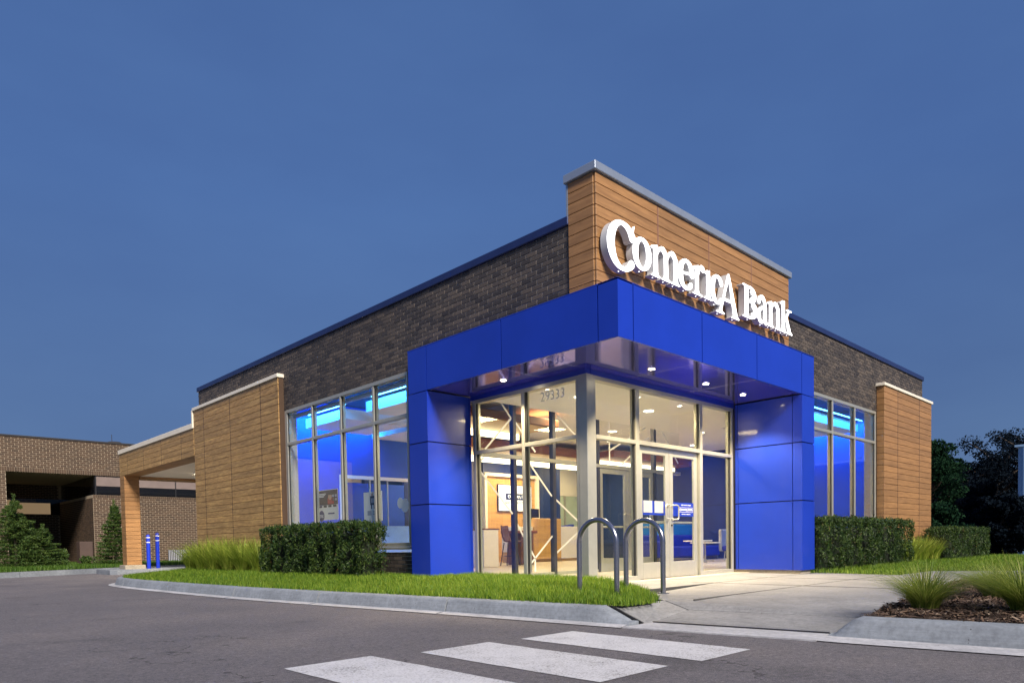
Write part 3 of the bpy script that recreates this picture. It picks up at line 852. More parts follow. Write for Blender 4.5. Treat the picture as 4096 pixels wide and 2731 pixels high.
# fascia between canopy soffit and glazing head
MB().box(GL-.01, GL+.1, GF, LW, VT+.001, ZS+.003).box(GL+.1, RW, GF-.01, GF+.1, VT+.001, ZS+.003).build('head_fascia', M['blue_panel'], ge)
def door(x0, x1, y, hx, mat='alu', parent=bank, zb=.015, inner=False):
    st, bt, tp = .105, .26, .11
    m = MB(); m.cbox(x0, x0+st, y-.022, y+.022, zb, VD, .004)
    d = m.build('door', M[mat], parent)
    MB().cbox(x1-st, x1, y-.022, y+.022, zb, VD, .004).build('stile', M[mat], d)
    MB().cbox(x0+st+.001, x1-st-.001, y-.021, y+.021, zb, zb+bt, .003).build('kick_rail', M[mat], d)
    MB().cbox(x0+st+.001, x1-st-.001, y-.021, y+.021, VD-tp, VD, .003).build('top_rail', M[mat], d)
    MB().box(x0+st-.004, x1-st+.004, y-.004, y+.004, zb+bt-.004, VD-tp+.004).build('pane', M['glass' if not inner else 'glass_inner'], d)
    s = 1 if hx < (x0+x1)/2 else -1
    pts = [(hx, y-.02, 1.21), (hx, y-.075, 1.21)]
    ox = s * .0
    w = -.13 if s > 0 else .13
    H = []
    c0 = hx
    # D pull standing off the stile
    path = [(c0, y-.02, 1.215), (c0, y-.07, 1.215)]
    path = [(c0, y-.022, 1.20), (c0, y-.06, 1.212), (c0 + s*.02, y-.075, 1.215), (c0 + s*.10, y-.075, 1.212), (c0 + s*.128, y-.075, 1.195), (c0 + s*.13, y-.075, 1.16), (c0 + s*.13, y-.075, 1.03), (c0 + s*.128, y-.075, .995), (c0 + s*.10, y-.075, .98), (c0 + s*.02, y-.075, .977), (c0, y-.06, .98), (c0, y-.022, .99)]
    MB().tube(path, .0125, 10).build('handle', M['alu'], d, smooth=True)
    for zz in (.90,):
        MB().tube([(x0+st*.6, y+.05, .93), (x1-st*.6, y+.05, .93)], .018, 10).build('push_bar', M['alu'], d, smooth=True)
    return d
d1 = door(2.215, 3.075, GF+.05, 3.02)
d2 = door(3.083, 3.945, GF+.05, 3.14)
MB().lathe((3.135, GF+.027), [(.018, .865), (.018, .895)], 12).build('lock', M['alu_dark'], d2)
MB().box(2.19, 3.965, GF-.0, GF+.09, .0, .012).build('threshold', M['alu_dark'], ge)
# inner vestibule screen
IY = 3.72
sc = MB().cbox(.96, 7.2, IY, IY+.10, 2.13, 2.20, .004).build('vestibule_screen', M['alu'], bank)
for a, b in ((1.80, 1.88), (2.84, 2.92), (4.16, 4.24), (6.14, 6.22)):
    MB().cbox(a, b, IY+.001, IY+.099, .0, 2.129, .004).build('mullion', M['frame_dark'], sc)
    MB().cbox(a, b, IY+.001, IY+.099, 2.201, 3.42, .004).build('mullion', M['frame_dark'], sc)
for a, b in ((.96, 1.80), (1.88, 2.84), (2.92, 4.16)):
    MB().box(a-.003, b+.003, IY+.045, IY+.052, .06, 2.132).build('pane', M['glass_inner'], sc)
    MB().cbox(a+.001, b-.001, IY+.002, IY+.098, 0, .07, .003).build('bottom_rail', M['alu'], sc)
for a, b in ((.96, 1.80), (1.88, 2.84), (2.92, 4.16), (4.24, 6.14), (6.22, 7.2)):
    MB().box(a-.003, b+.003, IY+.045, IY+.052, 2.198, 3.42).build('pane', M['glass_inner'], sc)
door(4.25, 5.185, IY+.05, 5.13, inner=True)
door(5.195, 6.13, IY+.05, 5.25, inner=True)

# --- inside shell
MB().box(.44, 14.15, 1.0, 13.9, -.08, .012).box(GL+.04, RW+1.8, GF+.04, 1.0+.3, -.08, .011).build('floor', M['floor_tile'], bank)
MB().box(.44, 14.15, 1.0, 13.9, 4.2, 4.25).build('upper_ceiling', M['navy_ceiling'], bank)
MB().box(3.3, 13.2, 3.84, 13.2, 3.44, 3.62).build('ceiling', M['white_wall'], bank)
MB().box(GL+.11, 7.2, GF+.11, IY-.005, 3.08, 3.12).build('ceiling', M['white_wall'], bank)
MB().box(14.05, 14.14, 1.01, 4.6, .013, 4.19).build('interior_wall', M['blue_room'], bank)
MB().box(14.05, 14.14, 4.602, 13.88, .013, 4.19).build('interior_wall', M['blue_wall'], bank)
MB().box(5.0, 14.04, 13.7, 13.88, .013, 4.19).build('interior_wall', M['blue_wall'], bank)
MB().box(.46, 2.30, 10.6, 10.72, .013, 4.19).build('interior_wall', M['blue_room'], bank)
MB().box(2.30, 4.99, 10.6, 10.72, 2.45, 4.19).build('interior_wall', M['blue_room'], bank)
# glazed office front seen from the side windows
of = MB().cbox(2.301, 2.42, 10.6, 10.70, .013, 2.449, .004).build('office_front', M['white_wall'], bank)
MB().cbox(2.421, 4.99, 10.6, 10.70, 2.36, 2.449, .004).build('header', M['white_wall'], of)
MB().box(2.421, 4.99, 10.64, 10.65, .013, 1.15).build('frosted_band', M['frost'], of)
MB().box(2.421, 4.99, 11.6, 11.65, .013, 2.36).build('backing_wall', M['blue_room'], of)
for a in (3.2, 3.75):
    MB().cbox(a, a+.03, 10.61, 10.66, 1.151, 2.359, .003).build('post', M['alu'], of)
# hanging ceiling rafts by the side windows and over the right windows, with cyan light strips
for y0, y1 in ((8.45, 10.18), (5.2, 7.55)):
    rf = MB().box(1.2, 2.9, y0, y1, 3.44, 3.66).build('ceiling_raft', M['white_wall'], bank)
    n = int((y1 - y0) / .28)
    for k in range(n):
        MB().box(1.10, 1.125, y0 - .22 + k*.28, y0 - .22 + k*.28+.25, 3.69, 3.71).build('light_strip', M['led_cyan'], rf)
    MB().box(1.09, 1.16, y0-.24, y1, 3.715, 3.73).build('strip_holder', M['alu'], rf)
rf = MB().box(8.6, 12.6, 1.75, 3.3, 3.40, 3.62).build('ceiling_raft', M['white_wall'], bank)
for k in range(14):
    MB().box(8.65 + k*.28, 8.65 + k*.28+.25, 1.62, 1.65, 3.66, 3.68).build('light_strip', M['led_cyan'], rf)
# roller blind cassette at window heads
MB().tube([(.36, 4.7, 3.47), (.36, 9.08, 3.47)], .045, 12).build('blind_roll', M['coping_silver'], bank, smooth=True)
# rust coloured rafts with warm strips
rb = MB().cbox(1.9, 4.43, 5.0, 6.4, 3.11, 3.27, .01).build('wood_raft', M['wood_rust'], bank)
MB().box(1.95, 4.4, 5.05, 6.35, 3.095, 3.109).build('raft_lining', M['wood_light'], rb)
rb = MB().cbox(4.0, 10.2, 8.0, 9.3, 3.06, 3.29, .01).build('wood_raft', M['wood_rust'], bank)
MB().box(4.05, 10.1, 8.05, 9.25, 3.045, 3.059).build('raft_lining', M['wood_light'], rb)
MB().box(4.2, 10.0, 9.02, 9.10, 2.86, 3.02).build('light_strip', M['led_warm'], rb)
rb = MB().box(9.2, 13.6, 7.2, 8.2, 3.06, 3.25).build('wood_raft', M['wood_rust'], bank)
MB().box(9.4, 13.4, 7.9, 7.98, 2.92, 3.04).build('light_strip', M['led_warm'], rb)
MB().box(2.1, 4.3, 6.1, 6.18, 2.96, 3.09).build('light_strip', M['led_warm'], bank)

# ------------------------------------------------------------------ lamps seen lit, with added area lights
def area(name, loc, sx, sy, power, colr, rot=(0, 0, 0)):
    d = bpy.data.lights.new(name, 'AREA'); d.shape = 'RECTANGLE'; d.size = sx; d.size_y = sy
    d.energy = power; d.color = colr
    o = bpy.data.objects.new(name, d); COL.objects.link(o); o.location = loc; o.rotation_euler = rot
    return o
def spot(name, loc, power, colr, size=R(110), blend=.6, rad=.04):
    d = bpy.data.lights.new(name, 'SPOT'); d.energy = power; d.color = colr; d.spot_size = size; d.spot_blend = blend
    d.shadow_soft_size = rad
    o = bpy.data.objects.new(name, d); COL.objects.link(o); o.location = loc
    return o
WARM = (1.0, .78, .46)
# canopy downlights
for (x, y) in ((.49, 2.57), (1.674, .678), (3.165, .674), (4.421, .70)):
    b = MB(); b.lathe((x, y), [(.062, ZS-.004), (.062, ZS+.003)], 20); ring = b.build('downlight', M['alu'], cy)
    b = MB(); b.lathe((x, y), [(.042, ZS-.009), (.042, ZS-.0045)], 16); b.build('downlight_lens', M['lamp_warm'], cy)
    spot('downlight_beam', (x, y, ZS-.02), 380, WARM, R(112), .5)
# drive-through lamp
b = MB(); b.lathe((1.95, 18.9), [(.18, 3.085), (.18, 3.111)], 24); b.build('ceiling_lamp', M['lamp_warm'], dt)
spot('drive_through_beam', (1.95, 18.9, 3.06), 500, (1, .84, .6), R(150), .6, .15)
# recessed ceiling lamps in the hall and vestibule
spots = [(4.94, 4.4), (6.73, 4.4), (7.46, 5.9), (9.5, 4.6), (4.9, 5.87), (4.9, 10.2), (7.3, 10.4), (9.9, 10.6), (12.0, 10.0), (11.5, 6.0), (12.6, 5.0), (8.8, 7.0)]
for (x, y) in spots:
    b = MB(); b.lathe((x, y), [(.11, 3.432), (.11, 3.4395)], 20); b.build('ceiling_lamp', M['lamp_ceiling'], bank)
for (x, y, p) in ((4.6, 5.2, 90), (7.6, 5.4, 90), (11.0, 5.6, 55), (5.2, 11.6, 80), (8.9, 10.2, 120), (12.0, 10.6, 50)):
    area('hall_fill_light', (x, y, 3.40), 1.0, 1.0, p*1.45, (1, .71, .36))  # bare area lights added to brighten the hall, apart from the fixtures
for (x, y) in ((2.2, 2.5), (4.2, 2.5)):
    b = MB(); b.lathe((x, y), [(.09, 3.070), (.09, 3.0795)], 20); b.build('ceiling_lamp', M['lamp_ceiling'], bank)
    area('vestibule_light', (x, y, 3.05), .5, .5, 55, (1, .74, .40))
# blue light strips behind the windows
for y0, y1 in ((8.3, 10.0), (5.2, 7.4)):
    area('blue_strip_light', (.86, (y0+y1)/2, 3.80), .06, y1-y0, 60, (.02, .30, 1.0), (0, R(-50), 0))
area('blue_wall_wash', (1.4, 10.30, 3.85), 1.7, .06, 90, (.02, .30, 1.0))
area('blue_wall_wash', (3.5, 10.30, 3.85), 2.2, .06, 70, (.02, .30, 1.0))
area('blue_wall_wash', (3.6, 11.35, 3.6), 2.2, .06, 80, (.05, .25, 1.0))  # added behind the office front to turn the lower side panes blue
area('blue_strip_light', (10.6, 1.42, 3.80), 4.0, .06, 90, (.02, .30, 1.0), (R(50), 0, 0))
area('blue_wall_wash', (13.75, 2.8, 3.9), .06, 2.8, 150, (.02, .30, 1.0))
area('raft_light', (7.1, 9.06, 3.0), 5.6, .08, 50, (1, .78, .48))

# ------------------------------------------------------------------ sign letters
def seg_field(X, Z, pts):
    """max over a polyline of (half width - distance), width varying along it"""
    F = np.full(X.shape, -9.0)
    for (x0, z0, w0), (x1, z1, w1) in zip(pts[:-1], pts[1:]):
        dx, dz = x1 - x0, z1 - z0; L2 = dx*dx + dz*dz + 1e-12
        u = np.clip(((X - x0) * dx + (Z - z0) * dz) / L2, 0, 1)
        d = np.hypot(X - x0 - u*dx, Z - z0 - u*dz)
        F = np.maximum(F, (w0 + (w1 - w0) * u) / 2 - d)
    return F
def poly_field(X, Z, pts):
    D = np.full(X.shape, 9.0); ins = np.zeros(X.shape, bool)
    n = len(pts)
    for i in range(n):
        (x0, z0), (x1, z1) = pts[i], pts[(i+1) % n]
        dx, dz = x1 - x0, z1 - z0; L2 = dx*dx + dz*dz + 1e-12
        u = np.clip(((X - x0) * dx + (Z - z0) * dz) / L2, 0, 1)
        D = np.minimum(D, np.hypot(X - x0 - u*dx, Z - z0 - u*dz))
        c = ((z0 > Z) != (z1 > Z))
        with np.errstate(divide='ignore', invalid='ignore'):
            ins ^= c & (X < (x1 - x0) * (Z - z0) / (z1 - z0 + 1e-15) + x0)
    return np.where(ins, D, -D)
def arc(cx, cz, rx, rz, a0, a1, wside, wtop, n=40, taper=0):
    out = []
    for k in range(n + 1):
        a = R(a0 + (a1 - a0) * k / n)
        w = wtop + (wside - wtop) * abs(math.cos(a)) ** 1.6
        if taper: w = max(.03, w * (1 - taper * abs(2*k/n - 1) ** 6))
        out.append((cx + rx * math.cos(a), cz + rz * math.sin(a), w))
    return ('s', out)
def bez(p0, p1, p2, p3, w0, w1, n=16):
    out = []
    for k in range(n+1):
        u = k/n; b = ((1-u)**3, 3*u*(1-u)**2, 3*u*u*(1-u), u**3)
        out.append((sum(c*p[0] for c, p in zip(b, (p0, p1, p2, p3))), sum(c*p[1] for c, p in zip(b, (p0, p1, p2, p3))), w0 + (w1-w0)*u))
    return ('s', out)
def rect(x0, x1, z0, z1): return ('p', [(x0, z0), (x1, z0), (x1, z1), (x0, z1)])
def foot(x0, x1, xs, xe, z, h=.034):
    """bracketed slab serif under a stem between xs and xe"""
    return ('p', [(x0, z), (x1, z), (x1, z+h*.6), (xe+.012, z+h*1.1), (xe, z+h*2.2), (xs, z+h*2.2), (xs-.012, z+h*1.1), (x0, z+h*.6)])
Bz, Xz = 4.178, 4.612        # baseline, x-height
LET = {}
LET['C'] = [arc(.405, 4.388, .245, .285, 33, 318, .150, .060, 60), ('p', [(.612, 4.515), (.66, 4.715), (.632, 4.70), (.60, 4.655), (.585, 4.60), (.56, 4.57)])]
LET['o'] = [arc(.825, 4.398, .150, .190, 0, 360, .112, .052, 48)]
def arch(xa, xb, ztop, wa, wstem):
    return [bez((xa, ztop-.13), (xa+.03, ztop+.00), (xb-.02, ztop+.03), (xb, ztop-.13), .035, wstem*.95), bez((xa+.02, ztop-.085), (xa+.06, ztop-.02), (xb-.07, ztop+.005), (xb, ztop-.10), .05, wstem*.98)]
LET['m'] = [rect(1.088, 1.178, Bz, Xz-.03), ('p', [(1.025, 4.573), (1.178, 4.615), (1.178, 4.54), (1.088, 4.535), (1.025, 4.55)]), foot(1.025, 1.238, 1.088, 1.178, Bz),
            rect(1.332, 1.422, Bz, 4.50), foot(1.272, 1.482, 1.332, 1.422, Bz), rect(1.568, 1.658, Bz, 4.50), foot(1.505, 1.722, 1.568, 1.658, Bz)] + arch(1.165, 1.377, 4.615, .04, .09) + arch(1.41, 1.613, 4.615, .04, .09)
LET['e'] = [arc(1.888, 4.397, .152, .193, 8, 318, .112, .050, 52), ('s', [(1.79, 4.405, .04), (2.045, 4.432, .045)])]
LET['r'] = [rect(2.125, 2.215, Bz, Xz-.03), ('p', [(2.060, 4.570), (2.215, 4.615), (2.215, 4.54), (2.125, 4.535), (2.060, 4.547)]), foot(2.058, 2.312, 2.125, 2.215, Bz), bez((2.205, 4.49), (2.24, 4.60), (2.28, 4.62), (2.335, 4.575), .04, .085)]
LET['i'] = [rect(2.432, 2.522, Bz, Xz-.01), ('p', [(2.385, 4.572), (2.522, 4.620), (2.522, 4.54), (2.432, 4.535), (2.385, 4.548)]), foot(2.360, 2.592, 2.432, 2.522, Bz)]
LET['c'] = [arc(2.742, 4.388, .140, .196, 42, 312, .110, .050, 44), ('s', [(2.842, 4.525, .05), (2.856, 4.495, .085)])]
LET['A'] = [('p', [(3.045, 4.70), (3.085, 4.70), (3.345, 4.085), (3.215, 4.085)]), ('p', [(3.045, 4.70), (3.075, 4.62), (2.845, 4.085), (2.800, 4.085)]), ('s', [(2.915, 4.288, .044), (3.17, 4.288, .044)]),
            ('p', [(2.70, 4.053), (2.945, 4.053), (2.945, 4.072), (2.865, 4.095), (2.860, 4.13), (2.812, 4.13), (2.79, 4.095), (2.70, 4.072)]), ('p', [(3.15, 4.053), (3.395, 4.053), (3.395, 4.072), (3.34, 4.095), (3.322, 4.13), (3.205, 4.13), (3.215, 4.095), (3.15, 4.072)])]
LET['B'] = [rect(3.585, 3.690, 4.165, 4.675), ('p', [(3.520, 4.160), (3.76, 4.160), (3.76, 4.200), (3.520, 4.186)]), ('p', [(3.520, 4.680), (3.74, 4.680), (3.74, 4.640), (3.520, 4.654)]),
            bez((3.70, 4.658), (4.00, 4.685), (4.01, 4.44), (3.70, 4.440), .044, .044, 24), bez((3.84, 4.60), (3.93, 4.61), (3.93, 4.49), (3.84, 4.48), .10, .10, 12),
            bez((3.70, 4.440), (4.07, 4.455), (4.07, 4.165), (3.70, 4.182), .044, .044, 24), bez((3.87, 4.385), (3.975, 4.37), (3.975, 4.25), (3.86, 4.235), .105, .105, 12)]
LET['a'] = [rect(4.225, 4.310, 4.20, 4.50), bez((4.060, 4.505), (4.07, 4.625), (4.26, 4.63), (4.268, 4.48), .075, .080), bez((4.27, 4.435), (4.16, 4.44), (4.055, 4.40), (4.055, 4.29), .042, .085), bez((4.055, 4.29), (4.055, 4.17), (4.18, 4.165), (4.265, 4.255), .085, .045),
            bez((4.268, 4.24), (4.275, 4.17), (4.32, 4.17), (4.365, 4.215), .06, .03)]
LET['n'] = [rect(4.425, 4.515, Bz, Xz-.03), ('p', [(4.355, 4.570), (4.515, 4.615), (4.515, 4.54), (4.425, 4.535), (4.355, 4.547)]), foot(4.375, 4.570, 4.425, 4.515, Bz), rect(4.70, 4.79, Bz, 4.50), foot(4.645, 4.838, 4.70, 4.79, Bz)] + arch(4.505, 4.745, 4.615, .04, .09)
LET['k'] = [rect(4.900, 4.990, Bz, 4.715), ('p', [(4.825, 4.675), (4.99, 4.722), (4.99, 4.64), (4.90, 4.635), (4.825, 4.65)]), foot(4.845, 5.045, 4.900, 4.990, Bz), ('p', [(4.975, 4.375), (5.02, 4.375), (5.185, 4.575), (5.13, 4.575)]),
            ('p', [(5.065, 4.570), (5.262, 4.570), (5.262, 4.598), (5.065, 4.598)]), ('p', [(5.035, 4.425), (5.085, 4.455), (5.245, 4.195), (5.125, 4.195)]), ('p', [(5.085, 4.178), (5.285, 4.178), (5.285, 4.198), (5.235, 4.220), (5.115, 4.220), (5.085, 4.198)])]

def contours(prims, h=.0055):
    pts = np.array([(p[0], p[1]) for k, pr in prims for p in pr])
    x0, z0 = pts.min(0) - .09; x1, z1 = pts.max(0) + .09
    X, Z = np.meshgrid(np.arange(x0, x1, h), np.arange(z0, z1, h), indexing='ij')
    F = np.full(X.shape, -9.0)
    for k, pr in prims:
        F = np.maximum(F, seg_field(X, Z, pr) if k == 's' else poly_field(X, Z, pr))
    F -= .0055
    # marching squares
    S = F > 0
    edges = {}
    def ip(i, j, i2, j2):
        a, b = F[i, j], F[i2, j2]; u = a / (a - b)
        return (X[i, j] + u * (X[i2, j2] - X[i, j]), Z[i, j] + u * (Z[i2, j2] - Z[i, j]))
    key_pt = {}
    nx, nz = F.shape
    code = S[:-1, :-1]*1 + S[1:, :-1]*2 + S[1:, 1:]*4 + S[:-1, 1:]*8
    for i, j in zip(*np.nonzero((code > 0) & (code < 15))):
        c = code[i, j]
        ed = {0: ('h', i, j), 1: ('v', i+1, j), 2: ('h', i, j+1), 3: ('v', i, j)}
        tbl = {1: [(3, 0)], 2: [(0, 1)], 3: [(3, 1)], 4: [(1, 2)], 5: [(3, 0), (1, 2)], 6: [(0, 2)], 7: [(3, 2)], 8: [(2, 3)], 9: [(2, 0)], 10: [(0, 1), (2, 3)], 11: [(2, 1)], 12: [(1, 3)], 13: [(1, 0)], 14: [(0, 3)]}
        for a, b in tbl[int(c)]:
            for e_ in (ed[a], ed[b]):
                if e_ not in key_pt:
                    key_pt[e_] = ip(e_[1], e_[2], e_[1]+1, e_[2]) if e_[0] == 'h' else ip(e_[1], e_[2], e_[1], e_[2]+1)
            edges[ed[a]] = ed[b]
    loops = []
    while edges:
        k0 = next(iter(edges)); lp = []; k = k0
        while k in edges:
            lp.append(key_pt[k]); k = edges.pop(k)
        if len(lp) > 8:
            # drop points that lie on a straight run
            keep = []
            n = len(lp)
            for q_ in range(n):
                a, b, c = lp[q_-1], lp[q_], lp[(q_+1) % n]
                if abs((b[0]-a[0])*(c[1]-b[1]) - (b[1]-a[1])*(c[0]-b[0])) > 2e-8: keep.append(b)
            loops.append(keep if len(keep) > 6 else lp)
    return loops

LOOPS = {k: [[(-6.96 + (x + 6.96)*1.01635, .625 + (z - .625)*1.01635) for x, z in lp] for lp in contours(v)] for k, v in LET.items()}
def loops_mesh(name, loops, y0, y1, fx=lambda p: p):
    """filled outline in the x-z plane between y0 and y1"""
    cu = bpy.data.curves.new(name, 'CURVE'); cu.dimensions = '2D'; cu.fill_mode = 'BOTH'
    cu.extrude = abs(y1 - y0) / 2
    for lp in loops:
        sp = cu.splines.new('POLY'); sp.points.add(len(lp) - 1); sp.use_cyclic_u = True
        for i, p in enumerate(lp):
            a, b = fx(p); sp.points[i].co = (a, b, 0, 1)
    ob = bpy.data.objects.new(name, cu); COL.objects.link(ob)
    me = bpy.data.meshes.new_from_object(ob.evaluated_get(bpy.context.evaluated_depsgraph_get()))
    bpy.data.objects.remove(ob); bpy.data.curves.remove(cu)
    me.materials.clear()
    me.transform(Matrix(((1, 0, 0, 0), (0, 0, -1, (y0 + y1) / 2), (0, 1, 0, 0), (0, 0, 0, 1))))
    return me
sign = thing('illuminated_sign', 'white glowing channel letter bank sign above the blue canopy', 'sign', (2.7, .3, 4.178))
YF = TY - .16
for ch in ('C', 'o', 'm', 'e', 'r', 'i', 'c', 'A', 'B', 'a', 'n', 'k'):
    dy = -.004 if ch in 'A' else 0
    me = loops_mesh('letter', LOOPS[ch], YF + .012 + dy, TY - .04)
    me.transform(Matrix.Translation(-ORG[sign.name]))
    body = link_mesh('letter', me, M['letter_side'], sign)
    me = loops_mesh('letter_face', LOOPS[ch], YF + dy, YF + .011 + dy)
    me.transform(Matrix.Translation(-ORG[sign.name]))
    link_mesh('letter_face', me, M['letter_glow'], body)
    xs_ = [p[0] for l in LOOPS[ch] for p in l]; zs_ = [p[1] for l in LOOPS[ch] for p in l]
    # weep-hole lights under the letter, standoff pins to the wall
    cxs = {k_: tuple(-6.96 + (v_ + 6.96)*1.01635 for v_ in vv_) for k_, vv_ in {'m': (1.13, 1.377, 1.613), 'A': (2.82, 3.27), 'n': (4.47, 4.745), 'k': (4.945, 5.18)}.items()}.get(ch, (sum((min(xs_), max(xs_))) / 2,))
    for cx_ in cxs:
        b = MB(); b.lathe((cx_, YF + .06), [(.006, min(zs_) - .004), (.006, min(zs_) + .004)], 8); b.build('drain_light', M['led_dot'], body)
        b = MB(); b.tube([(cx_, TY - .042, min(zs_) + .09), (cx_, TY + .004, min(zs_) + .09)], .008, 6); b.build('standoff', M['alu'], body)

def word_marks(parent, mat, ox, oz, scale, y, th=.0015, name='logo_letter'):
    for ch in ('C', 'o', 'm', 'e', 'r', 'i', 'c', 'A', 'B', 'a', 'n', 'k'):
        me = loops_mesh(name, [[((p[0]-.1)*scale + ox, (p[1]-Bz)*scale + oz) for p in l] for l in LOOPS[ch]], y, y + th)
        me.transform(Matrix.Translation(-ORG[parent.name]))
        link_mesh(name, me, mat, parent)
def text_mesh(body, size, name, spacing=1.0):
    cu = bpy.data.curves.new(name, 'FONT'); cu.body = body; cu.size = size; cu.align_x = 'CENTER'; cu.space_character = spacing
    cu.extrude = .0008
    ob = bpy.data.objects.new(name, cu); COL.objects.link(ob)
    me = bpy.data.meshes.new_from_object(ob.evaluated_get(bpy.context.evaluated_depsgraph_get()))
    bpy.data.objects.remove(ob); bpy.data.curves.remove(cu); me.materials.clear()
    return me
def put_text(body, size, parent, mat, loc, face='F', name='lettering', sx=1.0):
    me = text_mesh(body, size, name)
    if face == 'F': m4 = Matrix(((sx, 0, 0, 0), (0, 0, -1, 0), (0, 1, 0, 0), (0, 0, 0, 1)))        # reads from -y
    else: m4 = Matrix(((0, 0, -1, 0), (-sx, 0, 0, 0), (0, 1, 0, 0), (0, 0, 0, 1)))                # reads from -x
    me.transform(Matrix.Translation(Vector(loc) - ORG[parent.name]) @ m4)
    return link_mesh(name, me, mat, parent)

# house number on the side glazing
put_text('29333', .205, ge, M['numeral'], (GL+.036, 1.99, 2.80), 'L', 'house_number')
# door decal
dc = MB().box(3.195, 3.838, GF+.043, GF+.0445, 1.035, 1.268).build('door_decal', M['decal_blue'], d2)
word_marks(d2, M['decal_white'], 3.40, 1.128, .075, GF+.0405)
put_text('RAISE YOUR EXPECTATIONS', .026, d2, M['decal_white'], (3.60, GF+.042, 1.218), sx=.9)
put_text('ALWAYS OPEN AT COMERICA.COM', .020, d2, M['decal_white'], (3.60, GF+.042, 1.064), sx=.85)
fr = MB()
for x0, x1, z0, z1 in ((3.375, 3.815, 1.183, 1.187), (3.375, 3.815, 1.105, 1.109), (3.375, 3.379, 1.109, 1.183), (3.811, 3.815, 1.109, 1.183)):
    fr.box(x0, x1, GF+.040, GF+.042, z0, z1)
fr.build('decal_border', M['decal_white'], d2)
dd = MB()
for x0, x1, z0, z1 in ((2.318, 2.352, 1.045, 1.275), (2.60, 2.66, 1.045, 1.275), (2.915, 2.966, 1.045, 1.275), (2.352, 2.60, 1.045, 1.08), (2.66, 2.915, 1.045, 1.08)):
    dd.box(x0, x1, GF+.043, GF+.0445, z0, z1)
dd.build('door_decal', M['decal_blue'], d1)
MB().box(2.354, 2.598, GF+.0385, GF+.041, 1.082, 1.275).box(2.662, 2.913, GF+.0385, GF+.041, 1.082, 1.275).build('notice_sheet', M['print_grey'], d1)

# ------------------------------------------------------------------ things inside the bank
# feature wall with television
TVY = 11.5
fw_ = thing('feature_wall', 'pale wood feature panel in a white frame behind the television', 'wall panel', (9.2, TVY, 0))
MB().box(8.07, 10.36, TVY+.02, TVY+.12, .013, 2.80).build('wood_panel', M['wood_light'], fw_)
for a in ((7.97, 8.07, .013, 2.90), (10.36, 10.46, .013, 2.90), (8.07, 10.36, 2.80, 2.90)):
    MB().box(a[0], a[1], TVY-.1, TVY+.12, a[2], a[3]).build('frame', M['white_wall'], fw_)
MB().box(5.0, 7.97, TVY+.10, TVY+.2, .013, 3.43).box(10.46, 11.75, TVY+.1, TVY+.2, .013, 3.43).build('side_wall', M['blue_wall'], fw_)
MB().box(8.07, 10.36, TVY+.10, TVY+.2, 2.90, 3.43).build('upper_wall', M['blue_wall'], fw_)
tv = thing('television', 'wall television showing the bank logo on pale blue', 'television', (9.4, TVY, 1.67))
MB().cbox(8.59, 10.15, TVY-.04, TVY+.018, 1.67, 2.56, .008).build('case', M['black_plastic'], tv)
MB().box(8.615, 10.125, TVY-.046, TVY-.0405, 1.695, 2.535).build('screen', M['tv_glow'], tv)
MB().box(8.93, 10.0, TVY-.052, TVY-.047, 2.06, 2.27).build('logo_plate', M['tv_logo'], tv)
word_marks(tv, M['tv_white'], 9.0, 2.12, .18, TVY-.056)
put_text('RAISE YOUR EXPECTATIONS', .105, tv, M['tv_logo'], (9.46, TVY-.05, 1.93), sx=.85)
# back office opening on the right of the feature wall
bo = thing('office_partition', 'pale green glazed partition beyond the teller counter', 'partition', (12.5, 12.2, 0))
MB().box(11.85, 13.9, 12.2, 12.26, .013, 2.35).build('glazed_panel', M['green_glass_wall'], bo)
MB().box(11.85, 13.9, 12.18, 12.3, 2.35, 2.5).build('header', M['white_wall'], bo)
MB().box(11.85, 13.9, 12.2, 12.3, 2.5, 3.43).build('upper_wall', M['white_wall'], bo)
MB().cbox(12.6, 12.68, 12.15, 12.2, .013, 2.35, .004).build('post', M['alu'], bo)
# teller counter
tc = thing('teller_counter', 'teller counter with pale wood front and white side', 'counter', (10, 10.2, 0))
MB().cbox(9.0, 10.22, 10.2, 10.8, .10, 1.40, .008).build('wood_front', M['wood_light'], tc)
MB().cbox(8.1, 8.99, 10.3, 10.8, .35, 1.14, .006).build('white_front', M['white_desk'], tc)
MB().cbox(10.23, 11.3, 10.25, 10.8, .10, 1.15, .006).build('white_side', M['white_desk'], tc)
MB().box(8.1, 11.3, 10.32, 10.78, .013, .10).box(8.1, 8.99, 10.34, 10.78, .10, .35).build('toe_kick', M['wood_light'], tc)
mo = thing('monitor', 'black computer monitor on the teller counter', 'monitor', (9.2, 10.5, 1.4))
MB().cbox(8.85, 9.45, 10.45, 10.49, 1.43, 1.72, .006).build('screen_case', M['black_plastic'], mo)
MB().tube([(9.15, 10.5, 1.401), (9.15, 10.52, 1.5)], .02, 8).build('stand', M['black_plastic'], mo)
lf = thing('leaflet_stack', 'blue leaflets on the white counter side', 'leaflets', (10.8, 10.4, 1.15))
for k in range(3):
    MB().box(10.6 + k*.16, 10.72 + k*.16, 10.35, 10.52, 1.151, 1.19 + .02*k).build('leaflet', M['decal_blue'], lf)
